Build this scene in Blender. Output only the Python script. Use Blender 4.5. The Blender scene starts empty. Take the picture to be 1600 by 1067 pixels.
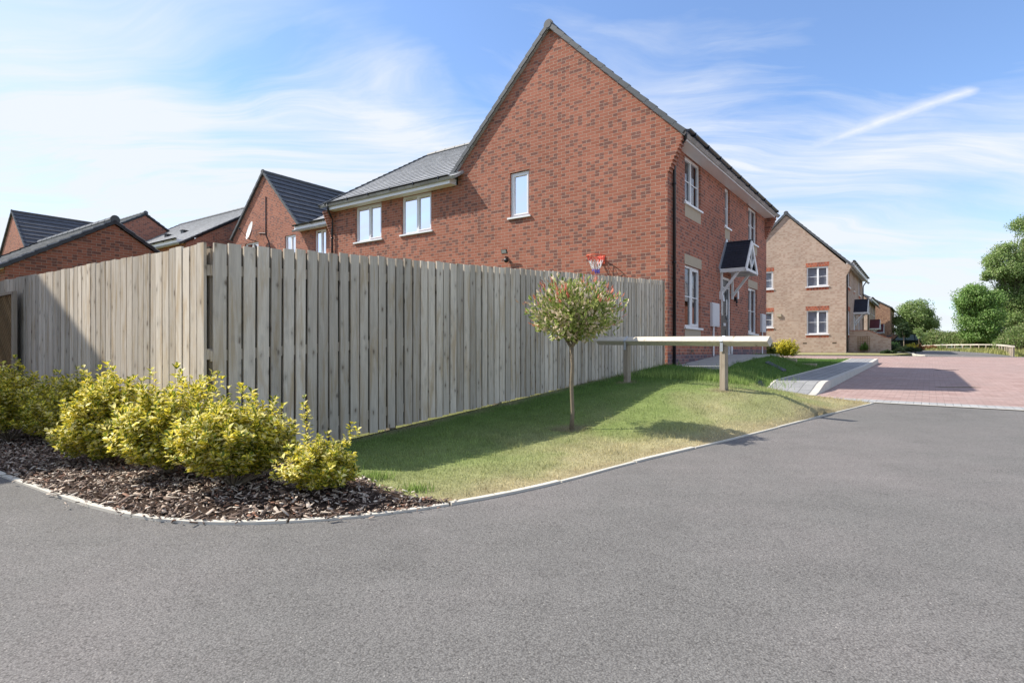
import bpy, math, random
import numpy as np
from mathutils import Vector, Matrix
from mathutils.geometry import delaunay_2d_cdt
random.seed(7)
rng = np.random.default_rng(11)
sc = bpy.context.scene
COL = sc.collection
V = Vector
W = V((.8144, -.5803, 0))      # along the gable walls, to the right
L = -W                         # to the left
D = V((.5803, .8144, 0))       # along the front walls, away from the camera
UP = V((0, 0, 1))

# ------------------------------------------------------------------ helpers
def tag(o, label=None, cat=None, group=None, kind=None):
    if label: o['label'] = label
    if cat: o['category'] = cat
    if group: o['group'] = group
    if kind: o['kind'] = kind
    return o

def empty(name, loc, label=None, cat=None, group=None):
    o = bpy.data.objects.new(name, None)
    COL.objects.link(o); o.location = loc; o.empty_display_size = .2
    return tag(o, label, cat, group)

def wloc(o):
    p = V((0, 0, 0))
    while o is not None:
        p = p + V(o.location); o = o.parent
    return p

def link_mesh(name, me, mat, parent=None):
    o = bpy.data.objects.new(name, me)
    COL.objects.link(o)
    if parent is not None: o.parent = parent
    if mat is not None: me.materials.append(mat)
    return o

class MB:
    def __init__(s): s.v = []; s.f = []
    def poly(s, pts):
        n = len(s.v); s.v += [V(p) for p in pts]; s.f.append(tuple(range(n, n + len(pts)))); return s
    def box(s, o, a, b, c):
        o, a, b, c = V(o), V(a), V(b), V(c)
        if a.cross(b).dot(c) < 0: a, b = b, a
        n = len(s.v)
        s.v += [o, o + a, o + a + b, o + b, o + c, o + a + c, o + a + b + c, o + b + c]
        for q in ((0, 3, 2, 1), (4, 5, 6, 7), (0, 1, 5, 4), (1, 2, 6, 5), (2, 3, 7, 6), (3, 0, 4, 7)):
            s.f.append(tuple(n + i for i in q))
        return s
    def fbox(s, fn, u0, u1, z0, z1, d0, d1):
        o = fn(u0, z0, d0)
        return s.box(o, fn(u1, z0, d0) - o, fn(u0, z1, d0) - o, fn(u0, z0, d1) - o)
    def tube(s, pts, radii, n=8, cap=True):
        pts = [V(p) for p in pts]
        if not hasattr(radii, '__len__'): radii = [radii] * len(pts)
        base = len(s.v); prev = None
        for i, p in enumerate(pts):
            t = (pts[min(i + 1, len(pts) - 1)] - pts[max(i - 1, 0)]).normalized()
            if prev is None:
                ref = V((0, 0, 1)) if abs(t.z) < .9 else V((1, 0, 0))
                x = t.cross(ref).normalized()
            else:
                x = (prev - t * prev.dot(t)).normalized()
            prev = x; y = t.cross(x)
            for k in range(n):
                a = 2 * math.pi * k / n
                s.v.append(p + (x * math.cos(a) + y * math.sin(a)) * radii[i])
        for i in range(len(pts) - 1):
            for k in range(n):
                a = base + i * n + k; b = base + i * n + (k + 1) % n
                s.f.append((a, b, b + n, a + n))
        if cap:
            s.f.append(tuple(base + k for k in range(n))[::-1])
            m = base + (len(pts) - 1) * n
            s.f.append(tuple(m + k for k in range(n)))
        return s
    def bar(s, a, b, w, h, side=None):
        a, b = V(a), V(b); t = (b - a)
        sd = V(side) if side is not None else (t.cross(UP) if abs(t.normalized().z) < .95 else V((1, 0, 0)))
        sd = (sd - t.normalized() * sd.dot(t.normalized())).normalized()
        up = sd.cross(t).normalized()
        return s.box(a - sd * w / 2 - up * h / 2, t, sd * w, up * h)
    def sphere(s, c, r, n=10, m=6):
        c = V(c); base = len(s.v)
        for j in range(m + 1):
            ph = math.pi * j / m
            for k in range(n):
                a = 2 * math.pi * k / n
                s.v.append(c + V((math.sin(ph) * math.cos(a) * r[0], math.sin(ph) * math.sin(a) * r[1], math.cos(ph) * r[2])))
        for j in range(m):
            for k in range(n):
                a = base + j * n + k; b = base + j * n + (k + 1) % n
                s.f.append((a, a + n, b + n, b))
        return s
    def build(s, name, mat, parent=None, smooth=False):
        off = wloc(parent) if parent is not None else V((0, 0, 0))
        me = bpy.data.meshes.new(name)
        me.from_pydata([tuple(p - off) for p in s.v], [], s.f)
        uvl = me.uv_layers.new(name='UVMap')
        buf = np.zeros(len(me.loops) * 2, dtype=np.float32)
        for p in me.polygons:
            n = p.normal
            for li in p.loop_indices:
                w = s.v[me.loops[li].vertex_index]
                if abs(n.z) > .95: uv = (w.x, w.y)
                else:
                    h = math.hypot(n.x, n.y)
                    uv = ((-n.y * w.x + n.x * w.y) / h, w.z if abs(n.z) < .08 else w.z / h)
                buf[2 * li], buf[2 * li + 1] = uv
        uvl.data.foreach_set('uv', buf)
        if smooth: me.polygons.foreach_set('use_smooth', [True] * len(me.polygons))
        me.update()
        return link_mesh(name, me, mat, parent)

def plane_fn(P, H, N):
    P = V(P)
    return lambda u, z, d=0.0: P + H * u - N * d + V((0, 0, z))

# ------------------------------------------------------------------ materials
MATS = {}
class NT:
    def __init__(s, name, tree=None):
        if tree is None:
            m = bpy.data.materials.new(name); m.use_nodes = True; s.m = m; tree = m.node_tree
        s.t = tree; tree.nodes.clear()
    def n(s, typ, inp=None, **kw):
        x = s.t.nodes.new(typ)
        for k, v in kw.items(): setattr(x, k, v)
        for k, v in (inp or {}).items(): s.set(x, k, v)
        return x
    def set(s, x, k, v):
        sock = x.inputs[k]
        if isinstance(v, bpy.types.NodeSocket): s.t.links.new(v, sock)
        elif isinstance(v, bpy.types.Node): s.t.links.new(v.outputs[0], sock)
        else:
            if sock.type == 'RGBA' and len(v) == 3: v = (*v, 1)
            sock.default_value = v
    def math(s, op, a, b=0.0, c=0.0, clamp=False):
        x = s.n('ShaderNodeMath', operation=op, use_clamp=clamp)
        s.set(x, 0, a); s.set(x, 1, b); s.set(x, 2, c); return x.outputs[0]
    def mix(s, f, a, b, blend='MIX'):
        x = s.n('ShaderNodeMix', data_type='RGBA', blend_type=blend)
        s.set(x, 0, f); s.set(x, 6, a); s.set(x, 7, b); return x.outputs[2]
    def ramp(s, f, stops, interp='LINEAR'):
        x = s.n('ShaderNodeValToRGB'); s.set(x, 0, f); r = x.color_ramp; r.interpolation = interp
        while len(r.elements) < len(stops): r.elements.new(.5)
        for e, (p, c) in zip(r.elements, stops):
            e.position = p; e.color = (*c, 1) if len(c) == 3 else c
        return x.outputs[0]
    def noise(s, vec, scale, detail=3, rough=.5, dist=0, out=0):
        x = s.n('ShaderNodeTexNoise', {'Scale': scale, 'Detail': detail, 'Roughness': rough, 'Distortion': dist})
        if vec is not None: s.set(x, 'Vector', vec)
        return x.outputs[out]
    def mapping(s, vec, scale=(1, 1, 1), rot=(0, 0, 0), loc=(0, 0, 0)):
        x = s.n('ShaderNodeMapping', {'Vector': vec, 'Scale': scale, 'Rotation': rot, 'Location': loc}); return x.outputs[0]
    def coord(s, which): return s.n('ShaderNodeTexCoord').outputs[which]
    def mr(s, v, a, b, c=0.0, d=1.0):
        x = s.n('ShaderNodeMapRange'); s.set(x, 0, v); s.set(x, 1, a); s.set(x, 2, b); s.set(x, 3, c); s.set(x, 4, d); return x.outputs[0]
    def bump(s, h, strength=.5, dist=.01):
        return s.n('ShaderNodeBump', {'Strength': strength, 'Distance': dist, 'Height': h}).outputs[0]
    def out(s, col, rough=.8, normal=None, spec=.3, metal=0, **kw):
        p = s.n('ShaderNodeBsdfPrincipled', {'Base Color': col, 'Roughness': rough, 'Specular IOR Level': spec, 'Metallic': metal})
        if normal is not None: s.set(p, 'Normal', normal)
        for k, v in kw.items(): s.set(p, k, v)
        o = s.n('ShaderNodeOutputMaterial'); s.t.links.new(p.outputs[0], o.inputs[0]); return s.m

def plain(name, col, rough=.6, spec=.3, metal=0, var=.12, scale=6, bump=0.0):
    t = NT(name); c = t.coord('Object')
    n = t.noise(c, scale, 4, .6)
    a = tuple(x * (1 - var) for x in col); b = tuple(min(1, x * (1 + var)) for x in col)
    nrm = t.bump(t.noise(c, 90, 3), .4, bump) if bump else None
    return t.out(t.mix(n, a, b), rough, nrm, spec, metal)

def brick_mat(name, c1, c2, dark, mortar, dk=.28, bw=.225, rh=.075, ms=.005):
    t = NT(name); uv = t.coord('UV')
    b = t.n('ShaderNodeTexBrick', {'Vector': uv, 'Color1': c1, 'Color2': c2, 'Mortar': mortar, 'Scale': 1.0, 'Mortar Size': ms, 'Mortar Smooth': .25, 'Bias': -.1, 'Brick Width': bw, 'Row Height': rh})
    b.offset = .5; b.offset_frequency = 2
    cell = t.n('ShaderNodeVectorMath', {0: uv, 1: (bw / 2, rh, 1)}, operation='DIVIDE')
    fl = t.n('ShaderNodeVectorMath', {0: cell.outputs[0]}, operation='FLOOR')
    wn = t.n('ShaderNodeTexWhiteNoise', {'Vector': fl.outputs[0]}, noise_dimensions='2D')
    isdark = t.math('GREATER_THAN', wn.outputs[0], 1 - dk)
    soft = t.math('MULTIPLY', isdark, t.mr(t.noise(uv, 45, 3), .25, .55, .25, .95), clamp=True)
    base = t.mix(soft, b.outputs[0], dark)
    lg = t.mr(t.noise(uv, .7, 4, .6), .3, .7, .86, 1.12)
    base2 = t.n('ShaderNodeVectorMath', {0: base, 'Scale': lg}, operation='SCALE').outputs[0]
    fine = t.mr(t.noise(uv, 160, 3, .7), .2, .8, .86, 1.14)
    base2 = t.n('ShaderNodeVectorMath', {0: base2, 'Scale': fine}, operation='SCALE').outputs[0]
    mort = t.mix(t.noise(uv, 12, 3), mortar, tuple(x * .75 for x in mortar))
    col = t.mix(b.outputs[1], base2, mort)
    h = t.math('ADD', t.math('MULTIPLY', b.outputs[1], -1), t.math('MULTIPLY', t.noise(uv, 120, 3), .35))
    return t.out(col, .88, t.bump(h, .7, .006), .2)

def tile_mat(name, col, tw=.3, th=.3):
    t = NT(name); uv = t.coord('UV')
    b = t.n('ShaderNodeTexBrick', {'Vector': uv, 'Color1': tuple(c * .85 for c in col), 'Color2': tuple(c * 1.15 for c in col), 'Mortar': tuple(c * .35 for c in col), 'Scale': 1.0, 'Mortar Size': .004, 'Mortar Smooth': .2, 'Brick Width': tw, 'Row Height': th})
    n = t.mr(t.noise(uv, 3, 5, .65), .25, .75, .8, 1.2)
    c = t.n('ShaderNodeVectorMath', {0: b.outputs[0], 'Scale': n}, operation='SCALE').outputs[0]
    return t.out(c, .62, t.bump(t.noise(uv, 130, 3), .3, .003), .35)

def wood_mat(name, c1, c2, knot, sx=55, island=True, streak=None, horiz=False):
    t = NT(name); uv = t.coord('UV')
    g = t.n('ShaderNodeNewGeometry')
    rnd = g.outputs['Random Per Island']
    off = t.n('ShaderNodeCombineXYZ', {0: 0.0, 1: t.math('MULTIPLY', rnd, 37.0), 2: 0.0}).outputs[0]
    p = t.n('ShaderNodeVectorMath', {0: uv, 1: off}, operation='ADD').outputs[0]
    sc_ = (sx, 2.2, 1) if not horiz else (2.2, sx, 1)
    grain = t.noise(t.mapping(p, sc_), 1.0, 5, .6, .6)
    fine = t.noise(t.mapping(p, (sc_[0] * 4, sc_[1] * 2.5, 1)), 1.0, 3, .6)
    col = t.mix(t.mr(grain, .3, .7), c1, c2)
    col = t.mix(t.math('MULTIPLY', t.mr(fine, .5, .8), .3), col, tuple(c * .45 for c in c1))
    if streak:
        st = t.noise(t.mapping(p, (13, 1.6, 1)), 1.0, 4, .6, .5)
        col = t.mix(t.math('MULTIPLY', t.mr(st, .50, .66), .75), col, streak)
    pw = t.n('ShaderNodeVectorMath', {0: t.mapping(p, (15, 7.5, 1)), 1: t.n('ShaderNodeVectorMath', {0: t.n('ShaderNodeTexNoise', {'Vector': t.mapping(p, (30, 18, 1)), 'Scale': 1.0, 'Detail': 2.0}).outputs[1], 'Scale': .28}, operation='SCALE').outputs[0]}, operation='ADD').outputs[0]
    vo = t.n('ShaderNodeTexVoronoi', {'Vector': pw, 'Scale': 1.0, 'Randomness': 1.0})
    kc = t.n('ShaderNodeSeparateXYZ', {0: vo.outputs[1]}).outputs[0]
    k = t.math('MULTIPLY', t.mr(vo.outputs[0], .06, .22, 1, 0), t.math('GREATER_THAN', kc, .62))
    halo = t.math('MULTIPLY', t.mr(vo.outputs[0], .15, .5, .35, 0), t.math('GREATER_THAN', kc, .62))
    col = t.mix(halo, col, tuple(c * .5 for c in c1))
    col = t.mix(t.math('MULTIPLY', k, .8), col, knot)
    v = t.mr(rnd, 0, 1, .72, 1.2)
    col = t.n('ShaderNodeVectorMath', {0: col, 'Scale': v}, operation='SCALE').outputs[0]
    return t.out(col, .85, t.bump(grain, .35, .003), .2)

BRICK = brick_mat('red_brick', (.318, .118, .076), (.39, .155, .102), (.165, .082, .068), (.46, .35, .27), .25)
BRICK_FAR = brick_mat('red_brick_plain', (.31, .120, .082), (.38, .155, .105), (.17, .085, .075), (.46, .36, .28), .22)
BRICK_TAN = brick_mat('buff_brick', (.42, .315, .245), (.47, .365, .29), (.36, .25, .19), (.46, .39, .33), .3)
BRICK_SOLDIER = brick_mat('soldier_brick', (.34, .09, .05), (.42, .13, .07), (.2, .07, .05), (.45, .36, .3), .2, bw=.15, rh=.3)
TILE = tile_mat('roof_tiles', (.34, .345, .35))
TILE_SHADED = tile_mat('shaded_roof_tiles', (.075, .082, .098))  # shaded copy of the roof tiles: darkness of slopes turned from the sun
TILE_CANOPY = tile_mat('canopy_tiles', (.022, .026, .042), .17, .09)
TILE_WINE = tile_mat('wine_canopy_tiles', (.11, .025, .03), .17, .09)
VERGE = plain('verge_grey', (.085, .092, .1), .55, var=.2)
BLACKP = plain('black_plastic', (.008, .009, .013), .3, .5)
WHITE = plain('white_upvc', (.78, .79, .80), .35, .5, var=.03)
WHITEP = plain('white_paint', (.70, .71, .71), .5, .3, var=.06)
STONE = plain('cast_stone', (.42, .36, .27), .85, .2, var=.12, scale=9, bump=.002)
GREYBOX = plain('grey_meter_box', (.60, .60, .61), .5, .3, var=.04)
CONC = plain('concrete', (.40, .385, .35), .9, .2, var=.14, scale=4, bump=.003)
CONCW = plain('pale_kerb', (.56, .53, .46), .9, .2, var=.14, scale=8, bump=.002)
GALV = plain('galvanised', (.52, .56, .60), .4, .5, .6)
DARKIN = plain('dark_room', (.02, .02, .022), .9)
BLIND = plain('pale_blind', (.42, .45, .50), .8, var=.04)
CURT = plain('dim_curtain', (.16, .17, .18), .9, var=.3)
DOORM = plain('grey_door', (.028, .034, .042), .35, .5)
ORANGE = plain('orange_steel', (.75, .13, .06), .45, .4)
NETR = plain('red_net', (.75, .12, .10), .8); NETW = plain('white_net', (.8, .8, .8), .8); NETB = plain('blue_net', (.12, .12, .5), .8)
RUBBISH = plain('iron', (.035, .04, .05), .6, .4, var=.3)

def glass_mat():
    t = NT('window_glass')
    fr = t.n('ShaderNodeFresnel', {'IOR': 1.7})
    f = t.math('ADD', t.math('MULTIPLY', fr.outputs[0], .95), .05, clamp=True)
    gl = t.n('ShaderNodeBsdfGlossy', {'Color': (.80, .79, .83), 'Roughness': .015, 'Normal': t.bump(t.noise(t.coord('Object'), 1.5, 1), .03, .02)})
    tr = t.n('ShaderNodeBsdfTransparent', {'Color': (.84, .85, .87)})
    m = t.n('ShaderNodeMixShader', {0: f, 1: tr.outputs[0], 2: gl.outputs[0]})
    o = t.n('ShaderNodeOutputMaterial'); t.t.links.new(m.outputs[0], o.inputs[0]); return t.m
GLASS = glass_mat()

FENCE = wood_mat('weathered_fence_wood', (.48, .425, .345), (.64, .575, .475), (.13, .09, .06), 26, streak=(.42, .32, .20))
POSTW = wood_mat('brown_post_wood', (.28, .23, .175), (.39, .335, .265), (.12, .08, .05), 40)
RAILW = wood_mat('pale_rail_wood', (.48, .43, .35), (.66, .61, .52), (.2, .13, .07), 30, horiz=True)
GAPSHADE = wood_mat('gap_shade_wood', (.038, .031, .024), (.06, .05, .04), (.02, .016, .012), 30)  # near-black wood tone paints the shade seen through the fence gaps
BROWNW = wood_mat('brown_lattice_wood', (.20, .125, .06), (.27, .18, .09), (.12, .07, .04), 40)
BARK = plain('tree_bark', (.22, .18, .13), .9, .1, var=.35, scale=25, bump=.004)
BARKD = plain('dark_bark', (.09, .07, .05), .9, .1, var=.35, scale=12, bump=.01)

def leaf_mat(name, centre, edge, alt, altp=.1, transl=.35, vein=False):
    """leaf with its own margin colour (uv.x: 0 margin .. 1 midrib)"""
    t = NT(name); uv = t.coord('UV')
    x = t.n('ShaderNodeSeparateXYZ', {0: uv}).outputs[0]
    g = t.n('ShaderNodeNewGeometry'); r = g.outputs['Random Per Island']
    th = t.math('ADD', .32, t.math('MULTIPLY', r, .62))
    f = t.mr(t.math('SUBTRACT', x, th), -.1, .1)
    col = t.mix(f, edge, centre)
    col = t.mix(t.math('GREATER_THAN', t.math('FRACT', t.math('MULTIPLY', r, 17.3)), 1 - altp), col, alt)
    v = t.mr(t.math('FRACT', t.math('MULTIPLY', r, 7.7)), 0, 1, .7, 1.25)
    col = t.n('ShaderNodeVectorMath', {0: col, 'Scale': v}, operation='SCALE').outputs[0]
    p = t.n('ShaderNodeBsdfPrincipled', {'Base Color': col, 'Roughness': .5, 'Specular IOR Level': .3})
    tl = t.n('ShaderNodeBsdfTranslucent', {'Color': col})
    m = t.n('ShaderNodeMixShader', {0: transl, 1: p.outputs[0], 2: tl.outputs[0]})
    o = t.n('ShaderNodeOutputMaterial'); t.t.links.new(m.outputs[0], o.inputs[0]); return t.m
EUON = leaf_mat('variegated_leaf', (.17, .24, .03), (.90, .77, .10), (.90, .82, .34), .28)
EUONG = leaf_mat('greener_leaf', (.10, .17, .03), (.36, .36, .08), (.45, .43, .15), .15)
PHOT = leaf_mat('photinia_leaf', (.20, .29, .055), (.50, .53, .19), (.82, .68, .50), .30)
PHOTR = leaf_mat('photinia_red_leaf', (.60, .16, .12), (.72, .30, .20), (.66, .42, .25), .3)
TREEA = leaf_mat('tree_leaf', (.15, .28, .06), (.25, .40, .11), (.35, .46, .18), .15)
TREEB = leaf_mat('tree_leaf_olive', (.18, .28, .075), (.29, .40, .13), (.40, .46, .21), .2)
TREEC = leaf_mat('hedge_leaf', (.15, .23, .07), (.24, .32, .10), (.36, .37, .18), .2)
TREED = leaf_mat('dark_leaf', (.03, .06, .018), (.05, .09, .03), (.08, .11, .04), .1)
YELL = leaf_mat('yellow_leaf', (.55, .50, .05), (.85, .74, .10), (.25, .28, .05), .2)
REDL = leaf_mat('red_shrub_leaf', (.35, .10, .05), (.42, .18, .08), (.2, .2, .06), .25)

# ------------------------------------------------------------------ terrain
def road_z(y):
    y = np.asarray(y, dtype=float)
    z = np.where(y < 20, -1 + .021 * y, -.58 + .043 * (y - 20))
    z = np.where(y > 31, -.107 + .018 * (y - 31), z)
    return np.where(y > 43, .109 + 0 * y, z)
def rz(y): return float(road_z(y))

KERB_PX = [(-160, 690), (-80, 713), (0, 740), (50, 760), (100, 778), (150, 795), (200, 807), (250, 814.5), (300, 818), (350, 819), (400, 818), (450, 816), (500, 813), (550, 809), (600, 804), (650, 797), (700, 789), (750, 780.5), (800, 771), (850, 760), (900, 747.5), (950, 733), (1000, 718), (1067, 704), (1134, 690), (1187, 675.5), (1240, 661), (1300, 646), (1363, 630.5)]
def px_road(u, v):
    y = 1 / ((v - 550) / 915 + .021); return ((u - 800) / 915 * y, y)
KERB = [px_road(*p) for p in KERB_PX]
# smooth a little
for _ in range(2):
    KERB = [KERB[0]] + [((KERB[i-1][0] + 2*KERB[i][0] + KERB[i+1][0]) / 4, (KERB[i-1][1] + 2*KERB[i][1] + KERB[i+1][1]) / 4) for i in range(1, len(KERB) - 1)] + [KERB[-1]]
FC = V((-2.40, 4.65, 0))                       # fence corner
FE = V((3.18, 12.40, 0))                       # fence end at the house
FD = (FE - FC); FLEN = FD.length; FD = FD.normalized()
PM = V((3.333, 12.55, 0))                      # main house corner
K0 = V((5.30, 10.30, 0))                       # footway kerb start
def fence_base(t): return -.935 + .691 * t     # bottom of boards along the right-hand run

def foot_h(q):
    x = min(1, max(0, (q - .25) / 1.45)); return .012 + .16 * x * x * (3 - 2 * x)
ctrl = []
for i, p in enumerate(KERB): ctrl.append((p[0], p[1], rz(p[1]) + .012))
for i in range(9):
    t = i / 8; p = FC + FD * FLEN * t; ctrl.append((p.x, p.y, fence_base(t) - .035 + .02 * t))
for s in (1, 2.2, 3.5, 5, 7):
    p = FC + L * s; ctrl.append((p.x, p.y, -.93 + .01 * s))
ctrl += [(.64, 6.3, -.838), (1.84, 6.05, -.80), (3.55, 7.75, -.56), (4.25, 8.7, -.66), (1.82, 9.256, -.475), (2.854, 7.913, -.505), (2.75, 7.1, -.70), (2.1, 6.6, -.78), (3.6, 8.0, -.57), (4.5, 11.6, -.42), (5.0, 12.6, -.38), (4.0, 10.4, -.50), (-1.27, 3.62, -.87), (-2.4, 4.2, -.88)]
for q in (0, .7, 1.4, 2.2, 4, 6, 8, 10, 12, 14, 16):
    p = K0 + D * q - W * .9; ctrl.append((p.x, p.y, rz(p.y) + foot_h(q)))
for t, o, z in ((.0, .5, -.31), (0, 1.0, -.36), (1.5, 1, -.22), (3, 1.0, -.15), (4.5, 1.0, -.10), (5, 1.0, -.11), (6, 1.0, -.20), (7, 1.0, -.25), (6, .5, -.07), (7.5, .5, -.10), (6, 1.5, -.38), (7, 1.5, -.42), (8.2, .6, -.17), (8.2, 1.1, -.33), (8.3, 1.6, -.475), (8.9, .3, -.24), (9, .7, -.34), (2, 1.5, -.36), (3.5, 1.5, -.27), (5, 1.5, -.30), (8, 1.4, -.40), (9.0, 1.1, -.45), (9.0, 1.6, -.49), (10, 0, -.33), (10, 1, -.40), (11, -1, -.3), (13.5, 0, -.27), (14.3, -.8, -.25), (13.5, 1, -.34), (1, 0, -.27), (4.5, 0, -.12), (7, .3, -.08)):
    p = PM + D * t + W * o; ctrl.append((p.x, p.y, z))
p_ = (5.75, 9.45); ctrl.append((5.1, 10.1, rz(10.1) + .012))
ctrl = np.array(ctrl)
def _k(a, b):
    d = np.sqrt(((a[:, None, :2] - b[None, :, :2]) ** 2).sum(-1)); return d
_n = len(ctrl); A = np.zeros((_n + 3, _n + 3)); A[:_n, :_n] = _k(ctrl, ctrl)
A[:_n, _n] = 1; A[:_n, _n + 1:] = ctrl[:, :2]; A[_n, :_n] = 1; A[_n + 1:, :_n] = ctrl[:, :2].T
sol = np.linalg.lstsq(A, np.concatenate([ctrl[:, 2], [0, 0, 0]]), rcond=None)[0]
def land_z(xy):
    xy = np.atleast_2d(np.asarray(xy, dtype=float))
    out = np.empty(len(xy))
    for i in range(0, len(xy), 20000):
        q = xy[i:i + 20000]
        out[i:i + 20000] = _k(q, ctrl) @ sol[:_n] + sol[_n] + q @ sol[_n + 1:]
    rel = xy - np.array(K0[:2]); q = rel @ np.array(D[:2]); off = -(rel @ np.array(W[:2]))
    xx = np.clip((q - .25) / 1.45, 0, 1); fz = road_z(K0.y + D.y * q) + .012 + .16 * xx * xx * (3 - 2 * xx) + .004
    w = np.clip(1 - (off - .95) / .35, 0, 1) * (q > -.3) * (q < 17.5) * (off > .5); w = w * w * (3 - 2 * w)
    return out * (1 - w) + fz * w
def lz(x, y): return float(land_z([(x, y)])[0])

def in_poly(pts, poly):
    x, y = pts[:, 0], pts[:, 1]; inside = np.zeros(len(pts), bool); n = len(poly)
    for i in range(n):
        x1, y1 = poly[i]; x2, y2 = poly[(i + 1) % n]
        c = (y1 > y) != (y2 > y)
        with np.errstate(divide='ignore', invalid='ignore'):
            xi = (x2 - x1) * (y - y1) / (y2 - y1) + x1
        inside ^= c & (x < xi)
    return inside

def sheet(name, poly, zf, mat, step=None, off=0.0, kind='structure', colour=None):
    pts = [V(p[:2]) for p in poly]; n = len(pts)
    if step:
        a = np.array([p[:2] for p in poly]); lo, hi = a.min(0), a.max(0)
        gx, gy = np.meshgrid(np.arange(lo[0], hi[0], step), np.arange(lo[1], hi[1], step))
        g = np.stack([gx.ravel(), gy.ravel()], 1) + rng.uniform(-.2, .2, (gx.size, 2)) * step
        g = g[in_poly(g, [tuple(p) for p in a])]
        pts += [V((float(x), float(y))) for x, y in g]
    vs, es, fs, *_ = delaunay_2d_cdt(pts, [(i, (i + 1) % n) for i in range(n)], [tuple(range(n))], 1, 1e-5)
    xy = np.array([tuple(v) for v in vs])
    z = zf(xy) + off
    me = bpy.data.meshes.new(name)
    me.from_pydata([(float(a), float(b), float(c)) for (a, b), c in zip(xy, z)], [], [tuple(f) for f in fs])
    me.update()
    if sum(p.normal.z for p in me.polygons) < 0: me.flip_normals()
    me.polygons.foreach_set('use_smooth', [True] * len(me.polygons))
    if colour is not None:
        ca = me.color_attributes.new('tone', 'FLOAT_COLOR', 'POINT')
        c = colour(xy); ca.data.foreach_set('color', np.concatenate([c, np.ones((len(c), 1))], 1).astype(np.float32).ravel())
    o = link_mesh(name, me, mat); o['kind'] = kind; return o

roadf = lambda xy: road_z(xy[:, 1])

# ground material: rough meadow
t = NT('meadow_ground'); c = t.coord('Object')
n1 = t.noise(c, .35, 5, .6); n2 = t.noise(c, 9, 4, .7)
GROUND = t.out(t.mix(t.mr(n2, .3, .7), t.mix(n1, (.10, .13, .035), (.22, .20, .09)), (.16, .17, .06)), .95, t.bump(n2, .5, .03), .1)
# asphalt
t = NT('asphalt'); c = t.coord('Object')
vo = t.n('ShaderNodeTexVoronoi', {'Vector': c, 'Scale': 150.0}); vo2 = t.n('ShaderNodeTexVoronoi', {'Vector': c, 'Scale': 230.0})
big = t.noise(c, .45, 5, .6); mid = t.noise(c, 3.2, 4, .6); fine = t.noise(c, 70, 4, .75)
stone = t.math('FRACT', t.math('MULTIPLY', t.n('ShaderNodeSeparateXYZ', {0: vo.outputs[1]}).outputs[0], 5.3))
base = t.mix(stone, (.155, .151, .147), (.225, .219, .212))
base = t.mix(t.math('MULTIPLY', t.mr(vo.outputs[0], .42, .75), .6), base, (.068, .063, .061))
base = t.mix(t.math('MULTIPLY', t.mr(fine, .55, .66), .75), base, (.055, .053, .052))
base = t.mix(t.math('MULTIPLY', t.math('GREATER_THAN', t.n('ShaderNodeSeparateXYZ', {0: vo2.outputs[1]}).outputs[1], .996), .6), base, (.45, .43, .40))
blot = t.noise(c, 1.1, 2, .5, .6); scuff = t.noise(t.mapping(c, (.35, 2.6, 1), (0, 0, -.6)), 1.0, 5, .62, .4)
tone = t.math('ADD', t.math('ADD', t.mr(big, .3, .7, .86, 1.10), t.mr(mid, .3, .7, -.06, .06)), t.math('ADD', t.mr(blot, .60, .72, 0.0, -.09), t.mr(scuff, .55, .72, 0.0, .07)))
base = t.n('ShaderNodeVectorMath', {0: base, 'Scale': tone}, operation='SCALE').outputs[0]
pin = t.mix(t.mr(big, .4, .65), t.mix(1.0, base, (1.01, 1.0, .965), 'MULTIPLY'), t.mix(1.0, base, (1.05, 1.0, .975), 'MULTIPLY'))
ht = t.math('ADD', t.math('MULTIPLY', vo.outputs[0], -.8), t.math('MULTIPLY', fine, .8))
ASPH = t.out(pin, .9, t.bump(ht, .6, .0035), .2)
# red block paving
def paver(name, c1, c2, dark, joint, rot, bw, rh, ms=.004):
    t = NT(name); c = t.mapping(t.coord('Object'), (1, 1, 1), (0, 0, rot))
    b = t.n('ShaderNodeTexBrick', {'Vector': c, 'Color1': c1, 'Color2': c2, 'Mortar': joint, 'Scale': 1.0, 'Mortar Size': ms, 'Mortar Smooth': .3, 'Brick Width': bw, 'Row Height': rh})
    n = t.noise(c, .8, 5, .6); n2 = t.noise(c, 60, 3, .7); n3 = t.noise(t.mapping(c, (1, 5, 1)), .6, 4, .6)
    col = t.mix(t.math('MULTIPLY', t.mr(n, .45, .7), .5), b.outputs[0], dark)
    col = t.mix(t.math('MULTIPLY', t.mr(n3, .5, .75), .35), col, tuple(min(1, x * 1.25 + .03) for x in c2))
    col = t.n('ShaderNodeVectorMath', {0: col, 'Scale': t.mr(n2, .2, .8, .85, 1.15)}, operation='SCALE').outputs[0]
    return t.out(col, .85, t.bump(t.math('ADD', t.math('MULTIPLY', b.outputs[1], -1), t.math('MULTIPLY', n2, .3)), .5, .004), .25)
AW = math.atan2(W.y, W.x)
REDSETT = paver('red_block_paving', (.29, .19, .165), (.40, .285, .255), (.27, .215, .195), (.15, .115, .10), -AW, .2, .1)
GREYSETT = paver('grey_block_paving', (.25, .25, .25), (.31, .31, .305), (.21, .21, .21), (.09, .09, .09), -AW + math.pi / 2, .4, .2, .006)
BANDSETT = paver('grey_band_paving', (.30, .30, .295), (.38, .38, .37), (.26, .26, .26), (.13, .13, .13), -AW + math.pi / 2, .2, .1)

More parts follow.
